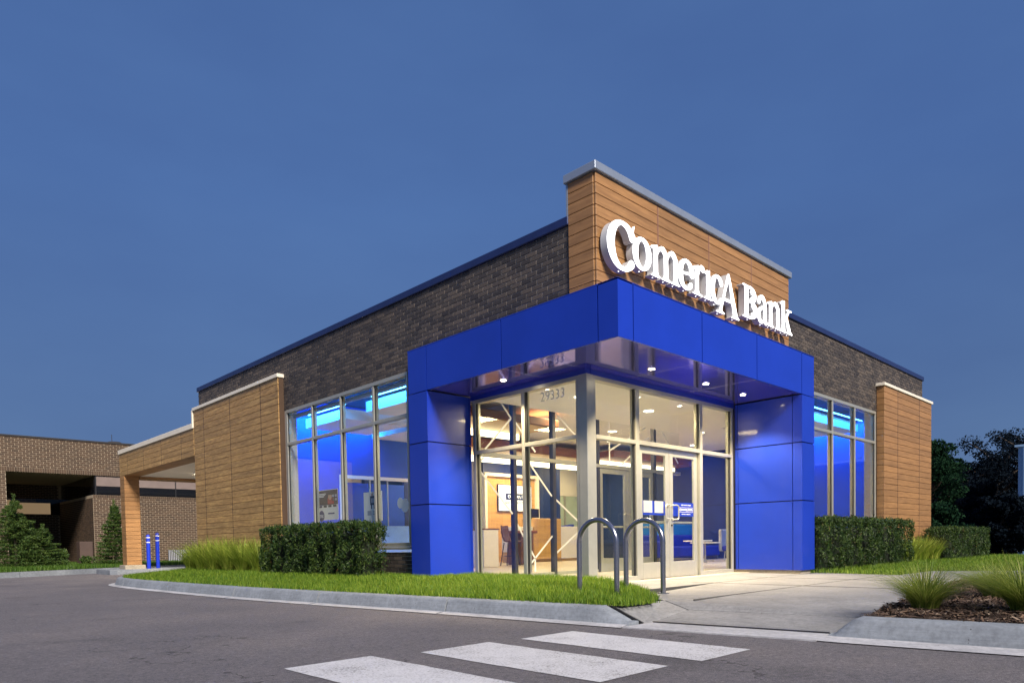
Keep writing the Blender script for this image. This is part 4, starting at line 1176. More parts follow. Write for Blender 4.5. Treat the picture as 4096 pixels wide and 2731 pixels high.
# white desk and high table with stool
ds = thing('white_desk', 'white desk side panel near the window wall', 'desk', (5.3, 8.4, 0))
MB().cbox(5.03, 5.55, 8.2, 8.26, .02, .98, .004).build('side_panel', M['white_desk'], ds)
MB().cbox(5.0, 5.6, 8.2, 9.6, .981, 1.02, .004).build('top', M['wood_dark'], ds)
MB().cbox(5.03, 5.09, 8.27, 9.55, .02, .98, .004).build('modesty_panel', M['white_desk'], ds)
ht = thing('high_table', 'dark wood high table beside the bar stool', 'table', (7.2, 9.0, 0))
MB().cbox(6.75, 7.6, 8.75, 9.4, .90, .98, .006).build('top', M['wood_rust'], ht)
MB().cbox(6.98, 7.06, 8.8, 9.35, .013, .899, .004).build('leg', M['wood_dark'], ht)
MB().cbox(7.40, 7.48, 8.8, 9.35, .013, .899, .004).build('leg', M['wood_dark'], ht)
def stool(x, y, rz, label):
    o = thing('bar_stool', label, 'stool', (x, y, .013), 'bar stools in the hall')
    ca, sa = math.cos(rz), math.sin(rz)
    def T(p): return (x + p[0]*ca - p[1]*sa, y + p[0]*sa + p[1]*ca, p[2])
    # bucket seat: curved back and pan
    V = []; F = []; n = 10
    prof = [(.19, .0, .66), (.20, -.1, .655), (.20, -.17, .68), (.21, -.22, .80), (.21, -.25, 1.0), (.19, -.26, 1.10)]
    front = [(.16, .20, .66)]
    allp = front + prof
    for (hw, yy, zz) in allp:
        for k in range(n + 1):
            u = -1 + 2*k/n
            V.append(T((hw*u, yy + .10*u*u, zz + .02*u*u)))
    for i in range(len(allp)-1):
        for k in range(n):
            F.append((i*(n+1)+k, i*(n+1)+k+1, (i+1)*(n+1)+k+1, (i+1)*(n+1)+k))
    m = MB(); m.add(V, F); s_ = m.build('seat', M['chair_brown'], o, smooth=True)
    md = s_.modifiers.new('solid', 'SOLIDIFY'); md.thickness = .02
    for dx, dy in ((-1, -1), (1, -1), (1, 1), (-1, 1)):
        MB().tube([T((dx*.12, dy*.12, .65)), T((dx*.2, dy*.2, .014))], .014, 8).build('leg', M['black_plastic'], o)
    rg = [T((.165*math.cos(a), .165*math.sin(a)*1.0, .28)) for a in np.linspace(0, 2*math.pi, 17)]
    MB().tube(rg, .01, 6, False).build('foot_ring', M['black_plastic'], o)
    return o
stool(6.35, 8.6, R(200), 'brown bar stool between the white desk and high table')
# sofas on the right side of the hall
def sofa(x0, x1, y0, y1, label):
    o = thing('sofa', label, 'sofa', ((x0+x1)/2, (y0+y1)/2, .013))
    MB().cbox(x0, x1, y0+.05, y1-.15, .12, .45, .04).build('seat', M['sofa_blue'], o)
    MB().cbox(x0, x1, y1-.145, y1+.06, .12, .80, .04).build('back', M['sofa_blue'], o)
    MB().cbox(x0, x1, y1+.065, y1+.20, .12, 1.14, .03).build('high_back', M['sofa_cyan'], o)
    MB().cbox(x0-.2, x0-.004, y0, y1+.06, .12, .62, .04).build('arm', M['sofa_blue'], o)
    for a in (x0, x1-.1):
        MB().cbox(a, a+.06, y0+.1, y1-.2, .013, .119, .003).build('leg', M['alu'], o)
sofa(10.2, 13.6, 6.3, 7.1, 'long royal blue sofa with a cyan high back')
def cafe_table(x, y, h, r, label):
    o = thing('cafe_table', label, 'table', (x, y, .013), 'small white tables by the sofas')
    MB().lathe((x, y), [(r-.01, h-.03), (r, h-.02), (r, h)], 28).build('top', M['white_desk'], o)
    MB().tube([(x, y, .03), (x, y, h-.031)], .025, 10).build('column', M['alu'], o)
    for k in range(4):
        a = k*math.pi/2 + .4
        MB().tube([(x + .02*math.cos(a), y + .02*math.sin(a), .06), (x + .25*math.cos(a), y + .25*math.sin(a), .03)], .016, 6).build('leg', M['alu'], o)
cafe_table(9.6, 4.75, .62, .38, 'low round white table in front of the side light')
cafe_table(10.9, 5.3, .56, .42, 'round white table close to the blue sofa')
def lounge_chair(x, y, label):
    o = thing('lounge_chair', label, 'chair', (x, y, .013))
    MB().cbox(x-.3, x+.3, y-.3, y+.3, .30, .46, .04).build('seat', M['sofa_blue'], o)
    MB().cbox(x-.3, x+.3, y+.305, y+.40, .30, .92, .03).build('backrest', M['print_grey'], o)
    for dx in (-.25, .25):
        for dy in (-.25, .25):
            MB().tube([(x+dx, y+dy, .014), (x+dx*.9, y+dy*.9, .31)], .014, 8).build('leg', M['alu'], o)
lounge_chair(11.4, 4.6, 'blue seated lounge chair with a grey back behind the white table')

# diagonal bracing that shows behind the entrance glass: printed ribbon pattern on the inner panes
rbn = thing('lattice_film', 'white diagonal ribbon pattern on the inner vestibule glass', 'window film', (4, IY, 0))
def ribbon(p, q, w=.034):
    (x0, z0), (x1, z1) = p, q
    L = math.hypot(x1-x0, z1-z0); nx, nz = -(z1-z0)/L*w/2, (x1-x0)/L*w/2
    y0, y1 = IY+.036, IY+.0395
    pts = [(x0+nx, z0+nz), (x1+nx, z1+nz), (x1-nx, z1-nz), (x0-nx, z0-nz)]
    MB().add([(a, y0, b) for a, b in pts] + [(a, y1, b) for a, b in pts], [(0, 1, 2, 3), (7, 6, 5, 4), (0, 4, 5, 1), (1, 5, 6, 2), (2, 6, 7, 3), (3, 7, 4, 0)]).build('ribbon', M['decal_white'], rbn)
for p, q in (((1.0, 1.9), (1.79, 1.15)), ((1.0, 2.0), (1.12, 2.11)), ((1.89, .98), (2.35, .34)), ((2.35, .34), (2.83, .75)), ((2.35, .34), (2.35, .09)), ((2.35, .34), (2.05, .09)),
             ((2.2, 2.12), (2.83, 1.5)), ((2.93, 1.45), (3.75, .93)), ((3.75, .93), (2.93, .42)), ((3.75, .93), (4.1, 1.25)), ((1.15, 2.25), (1.79, 2.85)), ((1.3, 3.35), (1.79, 2.85)),
             ((2.93, 3.1), (4.1, 2.35)), ((4.6, 3.3), (4.6, 2.22)), ((4.6, 2.5), (6.1, 3.2)), ((6.3, 3.3), (7.15, 2.4)), ((1.89, 2.8), (2.4, 2.3)), ((5.0, 2.23), (6.0, 2.9))):
    ribbon(p, q)

# posters standing inside the left window
def poster(y0, y1, z0, z1, label, kind):
    x = .345
    o = thing('poster', label, 'poster', (x, (y0+y1)/2, z0))
    MB().box(x, x+.006, y0, y1, z0, z1).build('sheet', M['paper'], o)
    def blk(a, b, c, d, mat, nm='print', off=.0025):
        """a, b along the sheet from its left edge as seen, c, d up from the bottom (fractions)"""
        Y1, Y0 = y1 - a*(y1-y0), y1 - b*(y1-y0)
        MB().box(x-off, x-off+.002, Y0, Y1, z0 + c*(z1-z0), z0 + d*(z1-z0)).build(nm, M[mat], o)
    def disc(a, c, r, mat, off=.0028):
        cy_, cz_ = y1 - a*(y1-y0), z0 + c*(z1-z0); n = 24
        MB().add([(x-off, cy_ + r*math.cos(2*math.pi*k/n), cz_ + r*math.sin(2*math.pi*k/n)) for k in range(n)], [tuple(range(n))]).build('print', M[mat], o)
    if kind == 0:
        blk(.0, 1, .5, .98, 'print_dark')
        blk(.5, .8, .52, .72, 'print_red', off=.005); disc(.62, .77, .075, 'print_skin', .006); blk(.52, .72, .82, .92, 'print_dark', off=.007)
        for k in range(4):
            blk(.04 + k*.24, .2 + k*.24, .42, .49, 'print_dark'); 
            blk(.72 + (k % 2)*.14, .82 + (k % 2)*.14, .62 + .12*(k//2), .70 + .12*(k//2), 'print_grey', off=.005)
        for k in range(3): blk(.04, .42 - .05*k, .86 - .045*k, .885 - .045*k, 'decal_white', 'headline', .006)
        disc(.17, .14, .115, 'print_navy'); blk(.50, .82, .19, .235, 'print_navy')
        for k in range(3): blk(.08, .27, .17 - .04*k, .185 - .04*k, 'decal_white', 'headline', .006)
    else:
        blk(.36, .62, .55, .86, 'print_dark'); blk(.42, .58, .62, .78, 'print_grey', off=.005); disc(.48, .90, .03, 'print_skin')
        blk(.40, .46, .42, .56, 'print_dark'); blk(.56, .62, .42, .56, 'print_dark')
        blk(.2, .42, .2, .36, 'print_grey'); blk(.5, .75, .30, .34, 'print_grey'); blk(.5, .75, .22, .26, 'print_grey')
poster(7.32, 8.12, 1.17, 1.79, 'poster of a person in red behind a counter in the side window', 0)
poster(5.74, 6.36, 1.09, 1.64, 'pale poster of a seated figure in the side window', 1)
bl_ = thing('window_decal', 'round white decals hanging by the right end of the side window', 'decal', (.335, 5.0, 1.15))
for k, (y, z, r) in enumerate(((5.0, 1.33, .115), (5.14, 1.38, .09))):
    n = 28
    MB().add([(.335 - .002*k, y + r*math.cos(2*math.pi*j/n), z + r*1.05*math.sin(2*math.pi*j/n)) for j in range(n)] + [(.338 - .002*k, y + r*math.cos(2*math.pi*j/n), z + r*1.05*math.sin(2*math.pi*j/n)) for j in range(n)],
             [tuple(range(n))] + [tuple(range(2*n-1, n-1, -1))] + [(j, n+j, n+(j+1) % n, (j+1) % n) for j in range(n)]).build('disc', M['decal_white'], bl_)

# ------------------------------------------------------------------ street furniture
def bike_rack(x, y0, y1, h, z, label):
    o = thing('bike_rack', label, 'bike rack', (x, (y0+y1)/2, z), 'U shaped bicycle racks by the entrance')
    c, r = (y0+y1)/2, (y1-y0)/2
    path = [(x, y0, z+.006)] + [(x, y0, z + h - r - .001)]
    path += [(x, c - r*math.cos(a), z + h - r + r*math.sin(a)) for a in np.linspace(.08, math.pi-.08, 26)]
    path += [(x, y1, z + h - r - .001), (x, y1, z+.006)]
    MB().tube(path, .031, 18).build('hoop', M['steel'], o, smooth=True)
    for yy in (y0, y1):
        MB().lathe((x, yy), [(.072, z), (.072, z+.008), (.045, z+.010)], 20).build('flange', M['steel'], o)
bike_rack(-.62, -.41, .14, .86, .02, 'steel bike rack standing in the lawn by the corner column')
bike_rack(.09, -.55, -.01, .875, .002, 'steel bike rack with one foot on the paving')
def bollard(x, y, h, label):
    o = thing('bollard', label, 'bollard', (x, y, -.02), 'blue bollards beside the drive through pier')
    r = .062
    MB().lathe((x, y), [(r, -.02), (r, h-.05), (r*.92, h-.02), (r*.7, h), (.01, h+.012)], 24).build('post', M['bollard_blue'], o, smooth=True)
    for z in (h-.27, h-.11):
        MB().lathe((x, y), [(r+.0015, z), (r+.0025, z+.002), (r+.0025, z+.028), (r+.0015, z+.03)], 24).build('stripe', M['band_white'], o)
bollard(.70, 20.55, 1.13, 'blue bollard nearest the wooden drive through pier')
bollard(1.07, 20.80, 1.19, 'blue bollard standing further right from the wooden drive through pier')

# ------------------------------------------------------------------ vegetation tools
def blades(P, h, w, lean, curl=.5, nseg=2, az=None):
    """curved tapering grass blades rooted at P (n,3): returns verts, tris"""
    n = len(P)
    az = RNG.uniform(0, 2*np.pi, n) if az is None else az
    d = np.stack([np.cos(az), np.sin(az), np.zeros(n)], 1)
    sd = np.stack([-np.sin(az + RNG.normal(0, .6, n)), np.cos(az), np.zeros(n)], 1)
    sd /= np.linalg.norm(sd, axis=1)[:, None] + 1e-9
    V = []
    for k in range(nseg + 1):
        u = k / nseg
        up = h * (u - .25 * curl * u * u * np.minimum(lean, 1.2))
        out = h * lean * (u ** (1 + curl))
        c = P + d * out[:, None] + np.array([0, 0, 1.0]) * up[:, None]
        ww = w * (1 - .75 * u) / 2
        if k < nseg:
            V.append(c - sd * ww[:, None]); V.append(c + sd * ww[:, None])
        else:
            V.append(c)
    m = 2 * nseg + 1
    V = np.stack(V, 1).reshape(-1, 3)
    b = (np.arange(n) * m)[:, None]
    T = []
    for k in range(nseg - 1):
        T += [b + np.array([2*k, 2*k+1, 2*k+3]), b + np.array([2*k, 2*k+3, 2*k+2])]
    T.append(b + np.array([2*nseg-2, 2*nseg-1, 2*nseg]))
    return V, np.concatenate(T, 0)
def leaves(P, size, up=None, asp=.45):
    """small diamond leaves at P in random attitudes"""
    n = len(P)
    a = RNG.normal(size=(n, 3))
    if up is not None: a = a + up
    a /= np.linalg.norm(a, axis=1)[:, None]
    b = np.cross(a, RNG.normal(size=(n, 3))); b /= np.linalg.norm(b, axis=1)[:, None]
    s = (size * RNG.uniform(.6, 1.3, n))[:, None]
    V = np.stack([P - a*s, P + b*s*asp, P + a*s, P - b*s*asp], 1).reshape(-1, 3)
    F = (np.arange(n) * 4)[:, None] + np.array([0, 1, 2, 3])
    return V, F

# left lawn
kb = KERB
d_ = np.gradient(kb, axis=0); d_ /= np.linalg.norm(d_, axis=1)[:, None]
back = kb + np.stack([d_[:, 1], -d_[:, 0]], 1) * .20
o_ = np.argsort(back[:90, 1])
def lawn_xl(y):
    return np.interp(y, [-1.12, -.9, 0, 1.1, 3.5, 5.8, 8.6, 11, 12.3, 13.2, 13.9, 14.3], [-1.47, -1.54, -1.64, -1.73, -2.0, -2.22, -2.33, -2.36, -2.27, -1.98, -1.5, -.9])
def lawn_xr(y):
    return np.interp(y, [-1.12, -.95, -.25, .75, 1.22, 1.23, 3.84, 3.85, 14.3], [-.95, -.58, .08, .80, .86, .90, .90, .19, .19])
def lawn_z(x, y):
    xl = lawn_xl(y)
    u = np.clip((x - xl) / 1.7, 0, 1)
    return -.004 + .085 * u*u*(3-2*u) * np.clip((y + 1.0) / 2.2, 0, 1)
Ys = np.linspace(-1.12, 14.3, 120); U = np.linspace(0, 1, 14)
GX = np.array([[lawn_xl(y) + u*(lawn_xr(y) - lawn_xl(y)) for u in U] for y in Ys]); GY = np.repeat(Ys[:, None], 14, 1)
vid = np.arange(GX.size).reshape(GX.shape)
q = np.stack([vid[:-1, :-1], vid[:-1, 1:], vid[1:, 1:], vid[1:, :-1]], -1).reshape(-1, 4)
lw_ = np_mesh('lawn', np.stack([GX, GY, lawn_z(GX, GY)], -1).reshape(-1, 3), q, M['soil']); tag(lw_, kind='structure')
def scatter_lawn(y0, y1, dens):
    n = int((y1 - y0) * 3.2 * dens)
    y = RNG.uniform(y0, y1, n); x = RNG.uniform(-2.6, 1.0, n) if True else 0
    k = (x > lawn_xl(y) - .03) & (x < lawn_xr(y) + .02)
    x, y = x[k], y[k]
    return np.stack([x, y, lawn_z(x, y)], 1)
P = np.concatenate([scatter_lawn(-1.2, 2.0, 3600), scatter_lawn(2.0, 6, 2900), scatter_lawn(6, 14.3, 1700)])
clump = .5 + .5*np.sin(P[:, 0]*9 + 1.3*np.sin(P[:, 1]*5)) * np.sin(P[:, 1]*7 + np.cos(P[:, 0]*6))
h = RNG.uniform(.045, .092, len(P)) * (.85 + .4*clump)
V, T = blades(P, h, RNG.uniform(.006, .010, len(P)), RNG.uniform(.1, .9, len(P)))
g = np_mesh('grass', V, T, M['grass']); tag(g, 'bright green lawn grass between the kerb and the bank', 'grass', kind='stuff')
# right lawn
RP = [(5.62, .62), (5.52, -1.42), (7.12, -1.45), (7.92, -2.71), (8.42, -3.59), (10.2, -6.5), (15, -14), (32, -14), (32, 2.5), (14.7, 2.5), (14.7, .5)]
def in_poly(x, y, poly):
    ins = np.zeros(x.shape, bool); n = len(poly)
    for i in range(n):
        (x0, y0), (x1, y1) = poly[i], poly[(i+1) % n]
        c = ((y0 > y) != (y1 > y)); ins ^= c & (x < (x1-x0)*(y-y0)/(y1-y0+1e-12) + x0)
    return ins
def rz(x): return .0 - .85*np.clip((x - 17)/14, 0, 1)**1.3
xs = np.linspace(5.5, 32, 60); ys = np.linspace(-14, 2.5, 40)
m = MB()
ring = [(x, y, float(rz(np.array(x)))) for x, y in RP]
gx, gy = np.meshgrid(np.linspace(5.5, 32, 70), np.linspace(-14, 2.5, 60), indexing='ij')
vid = np.arange(gx.size).reshape(gx.shape)
q = np.stack([vid[:-1, :-1], vid[1:, :-1], vid[1:, 1:], vid[:-1, 1:]], -1).reshape(-1, 4)
cxq = gx.ravel()[q].mean(1); cyq = gy.ravel()[q].mean(1)
q = q[in_poly(cxq, cyq, RP)]
l2 = np_mesh('lawn', np.stack([gx, gy, rz(gx) - .02], -1).reshape(-1, 3), q, M['soil']); tag(l2, kind='structure')
def scatter_poly(poly, n, near):
    x = RNG.uniform(min(p[0] for p in poly), max(p[0] for p in poly), n); y = RNG.uniform(min(p[1] for p in poly), max(p[1] for p in poly), n)
    k = in_poly(x, y, poly) & (RNG.uniform(size=n) < near(x, y))
    return x[k], y[k]
x, y = scatter_poly(RP, 420000, lambda x, y: np.clip(1.25 - (x - 5.5)/14, .12, 1))
P = np.stack([x, y, rz(x) - .018], 1)
V, T = blades(P, RNG.uniform(.07, .13, len(P)), RNG.uniform(.010, .018, len(P)), RNG.uniform(.1, .8, len(P)))
g = np_mesh('grass', V, T, M['grass']); tag(g, 'green lawn grass beyond the front walk', 'grass', kind='stuff')
# far left lawn
FP = [(-30, 8.7), (-12, 17.2), (-7, 19.6), (-3.3, 21.4), (-1.1, 22.5), (3, 24.5), (14, 29.2), (14, 34), (-30, 34)]
m = MB().poly([(x, y, -.004) for x, y in FP]).build('lawn', M['soil']); tag(m, kind='structure')
x, y = scatter_poly(FP, 300000, lambda x, y: ((x > -6) & (x < 9) & (y > 18)).astype(float))
P = np.stack([x, y, np.full(len(x), -.004)], 1)
V, T = blades(P, RNG.uniform(.08, .16, len(P)), RNG.uniform(.02, .032, len(P)), RNG.uniform(.1, .8, len(P)))
g = np_mesh('grass', V, T, M['grass_far']); tag(g, 'dark green lawn in front of the neighbouring brick building', 'grass', kind='stuff')

# hedges: clipped yew, leaf sprigs on a twiggy core
def hedge(x0, x1, y0, y1, z0, z1, label, n, axis, lobes=.0, leaf=.03, hue='hedge_leaf'):
    o = thing('hedge', label, 'hedge', ((x0+x1)/2, (y0+y1)/2, z0))
    L = [x1-x0, y1-y0, z1-z0]
    ins = .15
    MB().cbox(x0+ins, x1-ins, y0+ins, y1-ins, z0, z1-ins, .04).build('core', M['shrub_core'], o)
    # sample the shell
    P = RNG.uniform(0, 1, (n, 3))
    area_ = np.array([L[1]*L[2], L[0]*L[2], L[0]*L[1]])
    pr_ = np.array([area_[0], area_[0], area_[1], area_[1], area_[2]]); pr_ /= pr_.sum()
    f = RNG.choice(5, n, p=pr_)
    dep = np.abs(RNG.normal(0, .045, n))
    S = np.array([1.0, 1.0, 1.0])
    P = P * np.array(L) + np.array([x0, y0, z0])
    a_ = P[:, 1] if axis == 'y' else P[:, 0]
    lob = .055*np.sin(a_*9.5 + 1.2*np.sin(a_*3.1)) + .03*np.sin(a_*21 + P[:, 2]*3) + .025*np.sin(P[:, 2]*11 + a_*4)
    toph = .03*np.sin(a_*7) + .025*np.sin(a_*17+1)
    P[f == 0, 0] = (x0 - lob + dep)[f == 0]; P[f == 1, 0] = (x1 + lob - dep)[f == 1]
    P[f == 2, 1] = (y0 - lob + dep)[f == 2]; P[f == 3, 1] = (y1 + lob - dep)[f == 3]
    P[f == 4, 2] = (z1 + toph - dep + np.abs(RNG.normal(0, .02, n)))[f == 4]
    col_ = np.sin(a_*12.5 + 1.5*np.sin(a_*2.3)) + .8*np.sin(P[:, 2]*16 + a_*9) + .6*np.sin(a_*33 + P[:, 2]*21)
    keep = (col_ > -.55) | (RNG.uniform(size=n) < .16)
    P = P[keep]; a_ = a_[keep]
    V, F = leaves(P, leaf, up=np.array([0, 0, .9]), asp=.28)
    np_mesh('foliage', V, F, M[hue], o)
    # stray shoots along the top and a few brown twigs
    ns = int(26 * max(L[0], L[1]))
    sx_ = RNG.uniform(x0, x1, ns); sy_ = RNG.uniform(y0, y1, ns); Q = []
    for px_, py_ in zip(sx_, sy_):
        k_ = RNG.integers(6, 16); hh_ = RNG.uniform(.03, .11)
        t_ = RNG.uniform(0, 1, k_)
        Q.append(np.stack([px_ + RNG.normal(0, .012, k_), py_ + RNG.normal(0, .012, k_), z1 - .02 + t_*hh_], 1))
    V, F = leaves(np.concatenate(Q), leaf*.9, up=np.array([0, 0, 1.2]), asp=.26)
    np_mesh('shoots', V, F, M[hue], o)
    tw_ = P[RNG.choice(len(P), len(P)//40, replace=False)]
    tw_ = tw_[np.sin(tw_[:, 0]*5 + tw_[:, 1]*4 + tw_[:, 2]*3) > .2]
    V, F = leaves(tw_, leaf*1.3, up=np.array([0, 0, .8]), asp=.16)
    np_mesh('dry_twigs', V, F, M['hedge_twig'], o)
    for k in range(5):
        t_ = (k + .5)/5
        bx_, by_ = (x0 + t_*L[0], (y0+y1)/2) if axis == 'x' else ((x0+x1)/2, y0 + t_*L[1])
        MB().tube([(bx_, by_, z0-.05), (bx_ + .03, by_, z0 + .3)], .025, 6).build('stem', M['tree_bark'], o)
hedge(-.62, -.06, 4.98, 8.85, .06, 1.01, 'clipped dark hedge below the left side windows', 60000, 'y')
hedge(5.85, 10.85, -.08, .62, .0, .97, 'clipped green hedge below the front windows', 52000, 'x')
hedge(13.0, 16.9, -.32, .35, .0, .80, 'lower clipped hedge beyond the wooden front pier', 30000, 'x')

# ornamental grasses
def tuft(name, cx, cy, cz, n, h0, h1, spread, lean0, lean1, w, mat, label, group, dirx=0.0, diry=0.0, cat='ornamental grass'):
    o = thing(name, label, cat, (cx, cy, cz), group)
    r = np.sqrt(RNG.uniform(0, 1, n)) * spread; a = RNG.uniform(0, 2*np.pi, n)
    P = np.stack([cx + r*np.cos(a), cy + r*np.sin(a), np.full(n, cz)], 1)
    az = np.arctan2(np.sin(a) + diry + RNG.normal(0, .35, n), np.cos(a) + dirx + RNG.normal(0, .35, n))
    V, T = blades(P, RNG.uniform(h0, h1, n), RNG.uniform(w*.7, w*1.2, n), RNG.uniform(lean0, lean1, n), curl=.9, nseg=5, az=az)
    np_mesh('leaf_blades', V, T, M[mat], o)
    P2 = P[:max(20, n//6)]
    V, T = blades(P2, RNG.uniform(h0*.3, h0*.6, len(P2)), np.full(len(P2), w), RNG.uniform(.2, .9, len(P2)), nseg=3)
    np_mesh('base_blades', V, T, M['grass_tuft'], o)
gl_ = 'tall ornamental grasses against the left wood wall'
for k, (x, y, s, lb) in enumerate(((-.40, 13.35, .72, 'shorter tall grass clump at the far left end of the wood wall'), (-.42, 12.55, .86, 'second tall grass clump from the far end of the left wood wall'), (-.45, 11.75, .92, 'tall pale grass clump in the middle of the left wood wall'),
                                   (-.42, 10.95, .92, 'tall grass clump right of the middle of the left wood wall'), (-.40, 10.2, .86, 'tall grass clump two along from the left hedge'), (-.35, 9.5, .84, 'darker tall grass clump beside the left hedge'))):
    tuft('ornamental_grass', x, y, .07, 560, s*.5, s*1.08, .15, .15, .95, .014, 'grass_tall', lb, gl_)
gr_ = 'tall ornamental grasses by the front wood pier'
for k, (x, y, s, lb) in enumerate(((11.35, .15, .62, 'yellow green tall grass clump beside the front hedge'), (12.1, .12, .70, 'bright arching grass clump in front of the wooden front pier'), (12.75, .05, .60, 'tall grass clump beside the lower far hedge'))):
    tuft('ornamental_grass', x, y, .0, 600, s*.6, s*1.1, .16, .2, .8, .014, 'grass_tall', lb, gr_, dirx=.5)
# mulch bed with tufts
MPoly = [(-1.04, -3.22), (-.80, -3.22), (.6, -3.09), (3.1, -2.84), (3.66, -2.78), (3.36, -3.6), (2.55, -6.5), (2.3, -9), (-.6, -9), (-.85, -6.0), (-1.0, -4.6), (-1.06, -3.9), (-1.12, -3.2)]
def mz(x, y):
    return .0 + .03*np.clip((x + 1.1)/.5, 0, 1) + .03*np.clip((x+.6)/2.5, 0, 1) + .012*np.sin(x*9)*np.cos(y*8)
gx, gy = np.meshgrid(np.linspace(-1.15, 3.7, 90), np.linspace(-9, -2.75, 100), indexing='ij')
vid = np.arange(gx.size).reshape(gx.shape)
q = np.stack([vid[:-1, :-1], vid[1:, :-1], vid[1:, 1:], vid[:-1, 1:]], -1).reshape(-1, 4)
q = q[in_poly(gx.ravel()[q].mean(1), gy.ravel()[q].mean(1), MPoly)]
mb = np_mesh('planting_bed', np.stack([gx, gy, mz(gx, gy) - .012], -1).reshape(-1, 3), q, M['mulch_base']); tag(mb, kind='structure')
x, y = scatter_poly(MPoly, 60000, lambda x, y: np.clip(1.3 - np.hypot(x + .5, y + 3.9)/4, .1, 1))
n = len(x)
P = np.stack([x, y, mz(x, y) + RNG.uniform(-.008, .02, n)], 1)
a = np.stack([RNG.normal(size=n), RNG.normal(size=n), RNG.normal(0, .25, n)], 1); a /= np.linalg.norm(a, axis=1)[:, None]
b = np.cross(a, np.stack([RNG.normal(0, .4, n), RNG.normal(0, .4, n), np.ones(n)], 1)); b /= np.linalg.norm(b, axis=1)[:, None]
l = RNG.uniform(.012, .05, n)[:, None]; w_ = RNG.uniform(.002, .007, n)[:, None]
V = np.stack([P - a*l - b*w_, P + a*l*.9 - b*w_, P + a*l + b*w_, P - a*l*.9 + b*w_], 1).reshape(-1, 3)
g = np_mesh('mulch', V, (np.arange(n)*4)[:, None] + np.arange(4), M['mulch_chip']); tag(g, 'brown bark mulch in the planting bed at the right kerb', 'mulch', kind='stuff')
gt_ = 'grass tufts in the mulch bed'
for (x, y, s, n, lb) in ((-.52, -3.50, .46, 1150, 'green grass tuft at the near corner of the mulch bed'), (-.40, -4.15, .50, 1400, 'yellow green grass tuft at the right edge of the mulch bed'), (.75, -3.72, .40, 900, 'grass tuft further back in the mulch bed'), (1.2, -4.6, .44, 900, 'grass tuft at the far right back of the mulch bed')):
    tuft('grass_tuft', x, y, float(mz(np.array(x), np.array(y))) - .01, n, s*.45, s*1.05, .085, .2, 1.7, .0065, 'grass_tuft', lb, gt_)

# ------------------------------------------------------------------ trees
def spruce(x, y, z, H, rad, label, n):
    o = thing('spruce_tree', label, 'tree', (x, y, z), 'young spruces before the neighbouring building')
    MB().tube([(x, y, z-.1), (x, y, z+H*.6), (x, y, z+H*.98)], [.05*H/2, .03*H/2, .006], 8).build('trunk', M['tree_bark'], o)
    tiers = int(9 + H*3); Ps = []; UPs = []
    for t_ in range(tiers):
        u = t_ / tiers
        zc = z + .05*H + u*.9*H; rr = rad * (1 - u)**.72 + .03
        nb = max(5, int(13*(1-u) + 4))
        for b_ in range(nb):
            az = RNG.uniform(0, 2*np.pi); ln = rr * RNG.uniform(.72, 1.08)
            k = max(10, int(n / tiers / nb))
            s_ = RNG.uniform(.15, 1, k)**.7
            wob = (1 - s_*.7) * .16 * rr
            px = x + np.cos(az)*ln*s_ + RNG.normal(0, 1, k)*wob; py = y + np.sin(az)*ln*s_ + RNG.normal(0, 1, k)*wob
            pz = zc + .10*H*(1-u)*(.2 - .55*s_ + .65*s_*s_) + RNG.normal(0, .022*H*.5, k)
            Ps.append(np.stack([px, py, pz], 1)); UPs.append(np.repeat([[np.cos(az)*1.2, np.sin(az)*1.2, .35]], k, 0))
    k = 120
    Ps.append(np.stack([x + RNG.normal(0, .03, k), y + RNG.normal(0, .03, k), z + H*RNG.uniform(.86, 1.03, k)], 1)); UPs.append(np.repeat([[0, 0, 1.5]], k, 0))
    P = np.concatenate(Ps); U_ = np.concatenate(UPs)
    V, F = leaves(P, .045, up=U_, asp=.24)
    np_mesh('crown', V, F, M['spruce'], o)
spruce(-2.05, 27.0, .0, 2.75, 1.2, 'tallest young spruce at the left edge', 34000)
spruce(-1.25, 26.6, .0, 1.65, .88, 'short bushy spruce leaning on the tallest one', 18000)
spruce(1.36, 27.0, .0, 2.65, .80, 'slender spruce just left of the wooden drive through pier', 26000)
def shrub(x, y, z, r, h, label, n=2600):
    o = thing('shrub', label, 'shrub', (x, y, z), 'small shrubs at the neighbouring wall')
    P = RNG.normal(size=(n, 3)); P /= np.linalg.norm(P, axis=1)[:, None]
    P *= (RNG.uniform(.4, 1, n)**.4 * (.85 + .2*np.sin(P[:, 0]*7 + P[:, 2]*5)))[:, None]
    P = P*np.array([r, r, h/2]) + np.array([x, y, z + h/2])
    V, F = leaves(P, .05, up=np.array([0, 0, .6]), asp=.35)
    np_mesh('foliage', V, F, M['spruce'], o)
    MB().tube([(x, y, z-.05), (x, y, z+h*.6)], .02, 6).build('stem', M['tree_bark'], o)
shrub(-.52, 27.1, 0, .20, .75, 'small upright shrub between the spruces')
shrub(.62, 28.6, 0, .24, .42, 'low dark shrub in front of the brown utility cabinet', 1500)
